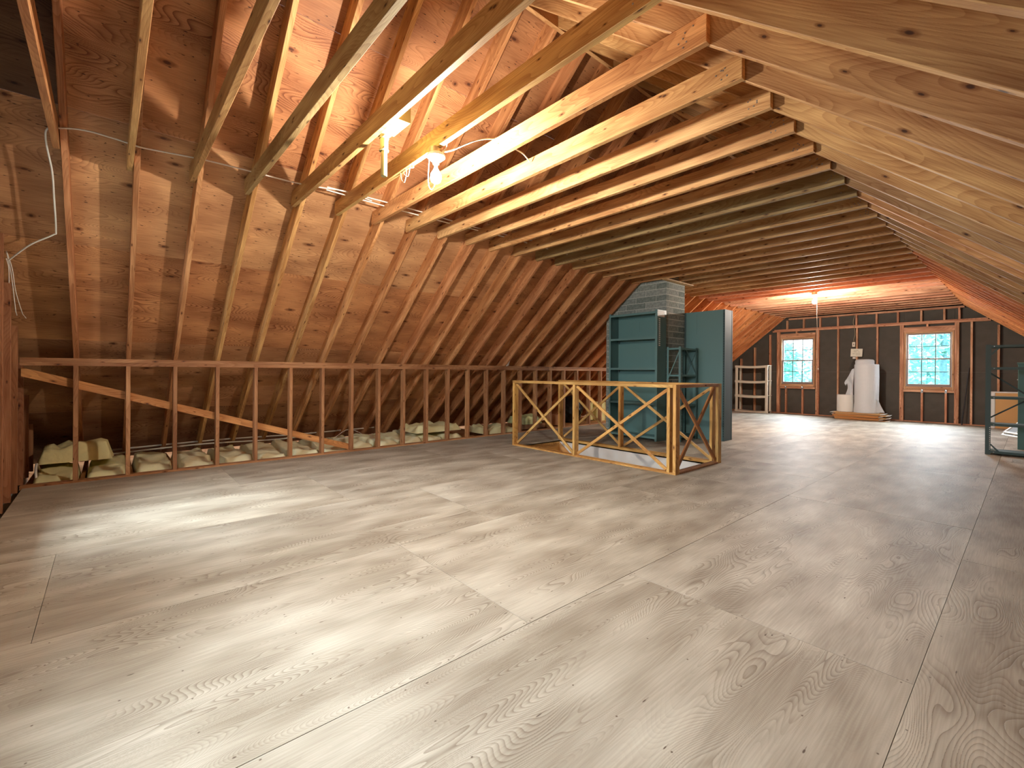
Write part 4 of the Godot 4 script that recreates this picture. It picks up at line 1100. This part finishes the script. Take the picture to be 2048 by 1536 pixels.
func batt(label: String, z: float, x0: float, x1: float, w: float, h: float, amp: float, col: Color, sd: int, y := -0.16):
	var nz := noise(sd, 1.5, 2)
	var b := mb(col)
	var nx := 26
	var ny := 12
	var P := []
	for j in ny:
		for i in nx:
			var u := float(i) / (nx - 1)
			var v := float(j) / (ny - 1)
			var e := minf(minf(u, 1.0 - u) * 9.0, minf(v, 1.0 - v) * 8.0)
			var rise := sqrt(clampf(1.0 - pow(1.0 - minf(e, 1.0), 2.0), 0.0, 1.0))
			var X := lerpf(x0, x1, u)
			var Z := z + (v - 0.5) * w + nz.get_noise_2d(X * 1.5, 9.0) * 0.02
			P.append(Vector3(X + nz.get_noise_2d(Z * 4.0, X) * 0.02, y + (h - y) * rise + amp * nz.get_noise_2d(X * 1.4, Z * 2.2) * rise, Z))
	b.grid(P, nx, ny)
	if b.n[0].y < 0.0: b = mb(col); b.grid(P, nx, ny, true)
	b.face([Vector3(x0, y, z - w / 2), Vector3(x1, y, z - w / 2), Vector3(x1, y, z + w / 2), Vector3(x0, y, z + w / 2)], Vector3.DOWN, Vector3.RIGHT)
	tag(put("insulation_batt", b, M.fiber, self), label, "insulation", "fibreglass batts along the left eave")

func build_eave():
	var ord := ["first", "second", "third", "fourth", "fifth", "sixth", "seventh", "eighth", "ninth", "tenth", "eleventh", "twelfth", "thirteenth", "fourteenth"]
	for k in 13:
		var z := 0.40 - S * k
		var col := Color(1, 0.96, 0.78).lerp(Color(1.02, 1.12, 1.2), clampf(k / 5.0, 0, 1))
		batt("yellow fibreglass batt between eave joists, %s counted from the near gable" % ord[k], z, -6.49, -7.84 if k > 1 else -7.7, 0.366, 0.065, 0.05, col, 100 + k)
	batt("folded yellow fibreglass batt piled on the first batt by the near gable", 0.26, -7.05, -7.5, 0.62, 0.30, 0.07, Color(1, 0.95, 0.76), 140, 0.13)
	batt("torn pale fibreglass piece heaped on the eave floor past the brace", -4.3, -6.75, -7.4, 0.9, 0.22, 0.08, Color(1.05, 1.05, 0.9), 141, 0.125)
	batt("torn pale fibreglass scrap on the eave floor before the guard rail", -5.6, -6.6, -7.3, 0.7, 0.1, 0.08, Color(1.05, 1.05, 0.9), 142, 0.0)
	batt("pale green fibreglass lump lying near the dark bag", -6.55, -6.75, -7.3, 0.5, 0.24, 0.07, Color(0.85, 0.95, 0.75), 143, 0.1)
	wire("cable", "grey cable lying along the eave behind the batts, upper of two", "cable", [Vector3(-7.8, 0.13, -0.05), Vector3(-7.82, 0.15, -1.2), Vector3(-7.8, 0.14, -2.2), Vector3(-7.83, 0.15, -3.6)], 0.012, "eave cables", flat(206, 200, 186, 0.5))
	wire("cable", "grey cable lying along the eave behind the batts, lower of two", "cable", [Vector3(-7.7, 0.09, 0.0), Vector3(-7.72, 0.12, -1.0), Vector3(-7.7, 0.10, -1.9), Vector3(-7.66, 0.12, -2.4)], 0.012, "eave cables", flat(206, 200, 186, 0.5))
	wire("cable", "loop of white cable sticking up by the near gable batt", "cable", [Vector3(-6.6, 0.0, 0.53), Vector3(-6.7, 0.12, 0.545), Vector3(-6.85, 0.17, 0.55), Vector3(-6.95, 0.1, 0.54)], 0.011)
	wire("wire_hanger", "white wire coat hanger lying on the batts past the brace", "hanger", [Vector3(-6.95, 0.14, -2.55), Vector3(-6.95, 0.26, -2.78), Vector3(-6.95, 0.15, -3.0), Vector3(-6.95, 0.14, -2.55)], 0.003)
	# bag, yellow roll and small box beyond the studs
	var b := mb()
	var n1 := noise(7, 2.0, 3)
	var P := []
	for j in 15:
		for i in 25:
			var w := TAU * i / 24.0
			var t := j / 14.0
			var r := 0.26 * sqrt(clampf(sin(PI * (0.08 + 0.92 * t)), 0.0, 1.0)) * (1.0 if j < 14 else 0.0)
			var d := Vector3(cos(w), 0, sin(w))
			P.append(Vector3(0, 0.62 * t, 0) + d * r * (1.0 + 0.35 * n1.get_noise_3d(d.x * 0.9, t * 1.4, d.z * 0.9)))
	b.grid(P, 25, 15, true)
	if b.n[60].dot(P[30] * Vector3(1, 0, 1)) < 0.0: b = mb(); b.grid(P, 25, 15)
	tag(put("garbage_bag", b, M.bag, self, Vector3(-6.98, 0.019, -7.95)), "black plastic garbage bag sagging behind the knee wall studs", "bag")
	var y := thing("insulation_bundle", "upright yellow insulation bundle behind the knee wall near the chimney", "insulation", Vector3(-6.9, 0.019, -8.85))
	for i in 2:
		b = mb(Color(1.25, 1.2, 0.75)); b.box(Vector3(0.05 - 0.12 * i, 0.22, 0.12 * i), Vector3(0.16, 0.44 - 0.03 * i, 0.34), 1, 0.03); put("layer", b, M.fiber, y)
	b = mb(Color(0.78, 0.62, 0.6)); b.box(Vector3(0, 0.11, 0), Vector3(0.3, 0.22, 0.26), 0, 0.006, Basis.from_euler(Vector3(0, 0.4, 0.1)))
	tag(put("small_box", b, M.card, self, Vector3(-6.75, 0.036, -7.2)), "small dusty pink carton behind the knee wall left of the bag", "box")
	b = mb(Color(0.6, 0.5, 0.45)); b.box(Vector3(0, 0.05, 0), Vector3(0.5, 0.09, 0.66), 2, 0.004)
	tag(put("scrap_board", b, M.wood, self, Vector3(-7.0, 0.0, -6.55)), "short thick scrap board on the eave floor by the green fibreglass", "board")
	b = mb(Color(1.0, 0.9, 0.75)); b.box(Vector3(0, 0.009, 0), Vector3(1.2, 0.018, 2.8), 2)
	tag(put("loose_plank", b, M.wood, self, Vector3(-7.085, 0.0, -8.4)), "pale loose plywood strip laid on the joists behind the knee wall", "board")
	b = mb(); b.box(Vector3(0, 0.03, 0), Vector3(0.02, 0.1, 0.07), 1, 0.004, Basis.from_euler(Vector3(0.3, 0.2, -0.5)))
	tag(put("paper_scrap", b, M.white, self, Vector3(-6.35, 1.29, -5.5)), "crumpled white paper scrap resting on the knee wall top plate", "paper")
	for i in 3:
		b = mb(); b.box(Vector3(0, 0.004, 0), Vector3(0.012, 0.007, 0.02), 0, 0.002, Basis.from_euler(Vector3(0.2, i * 1.1, 0.1)))
		var q: Vector3 = [Vector3(-0.66, 0, -1.47), Vector3(-0.74, 0, -1.52), Vector3(-5.3, 0, -0.25)][i]
		tag(put("paint_chip", b, M.white, self, q), ["tiny white chip on the floor at bottom right, nearer of the pair", "tiny white chip on the floor at bottom right, farther of the pair", "tiny white chip on the floor near the left knee wall"][i], "chip", "paint chips on the floor")
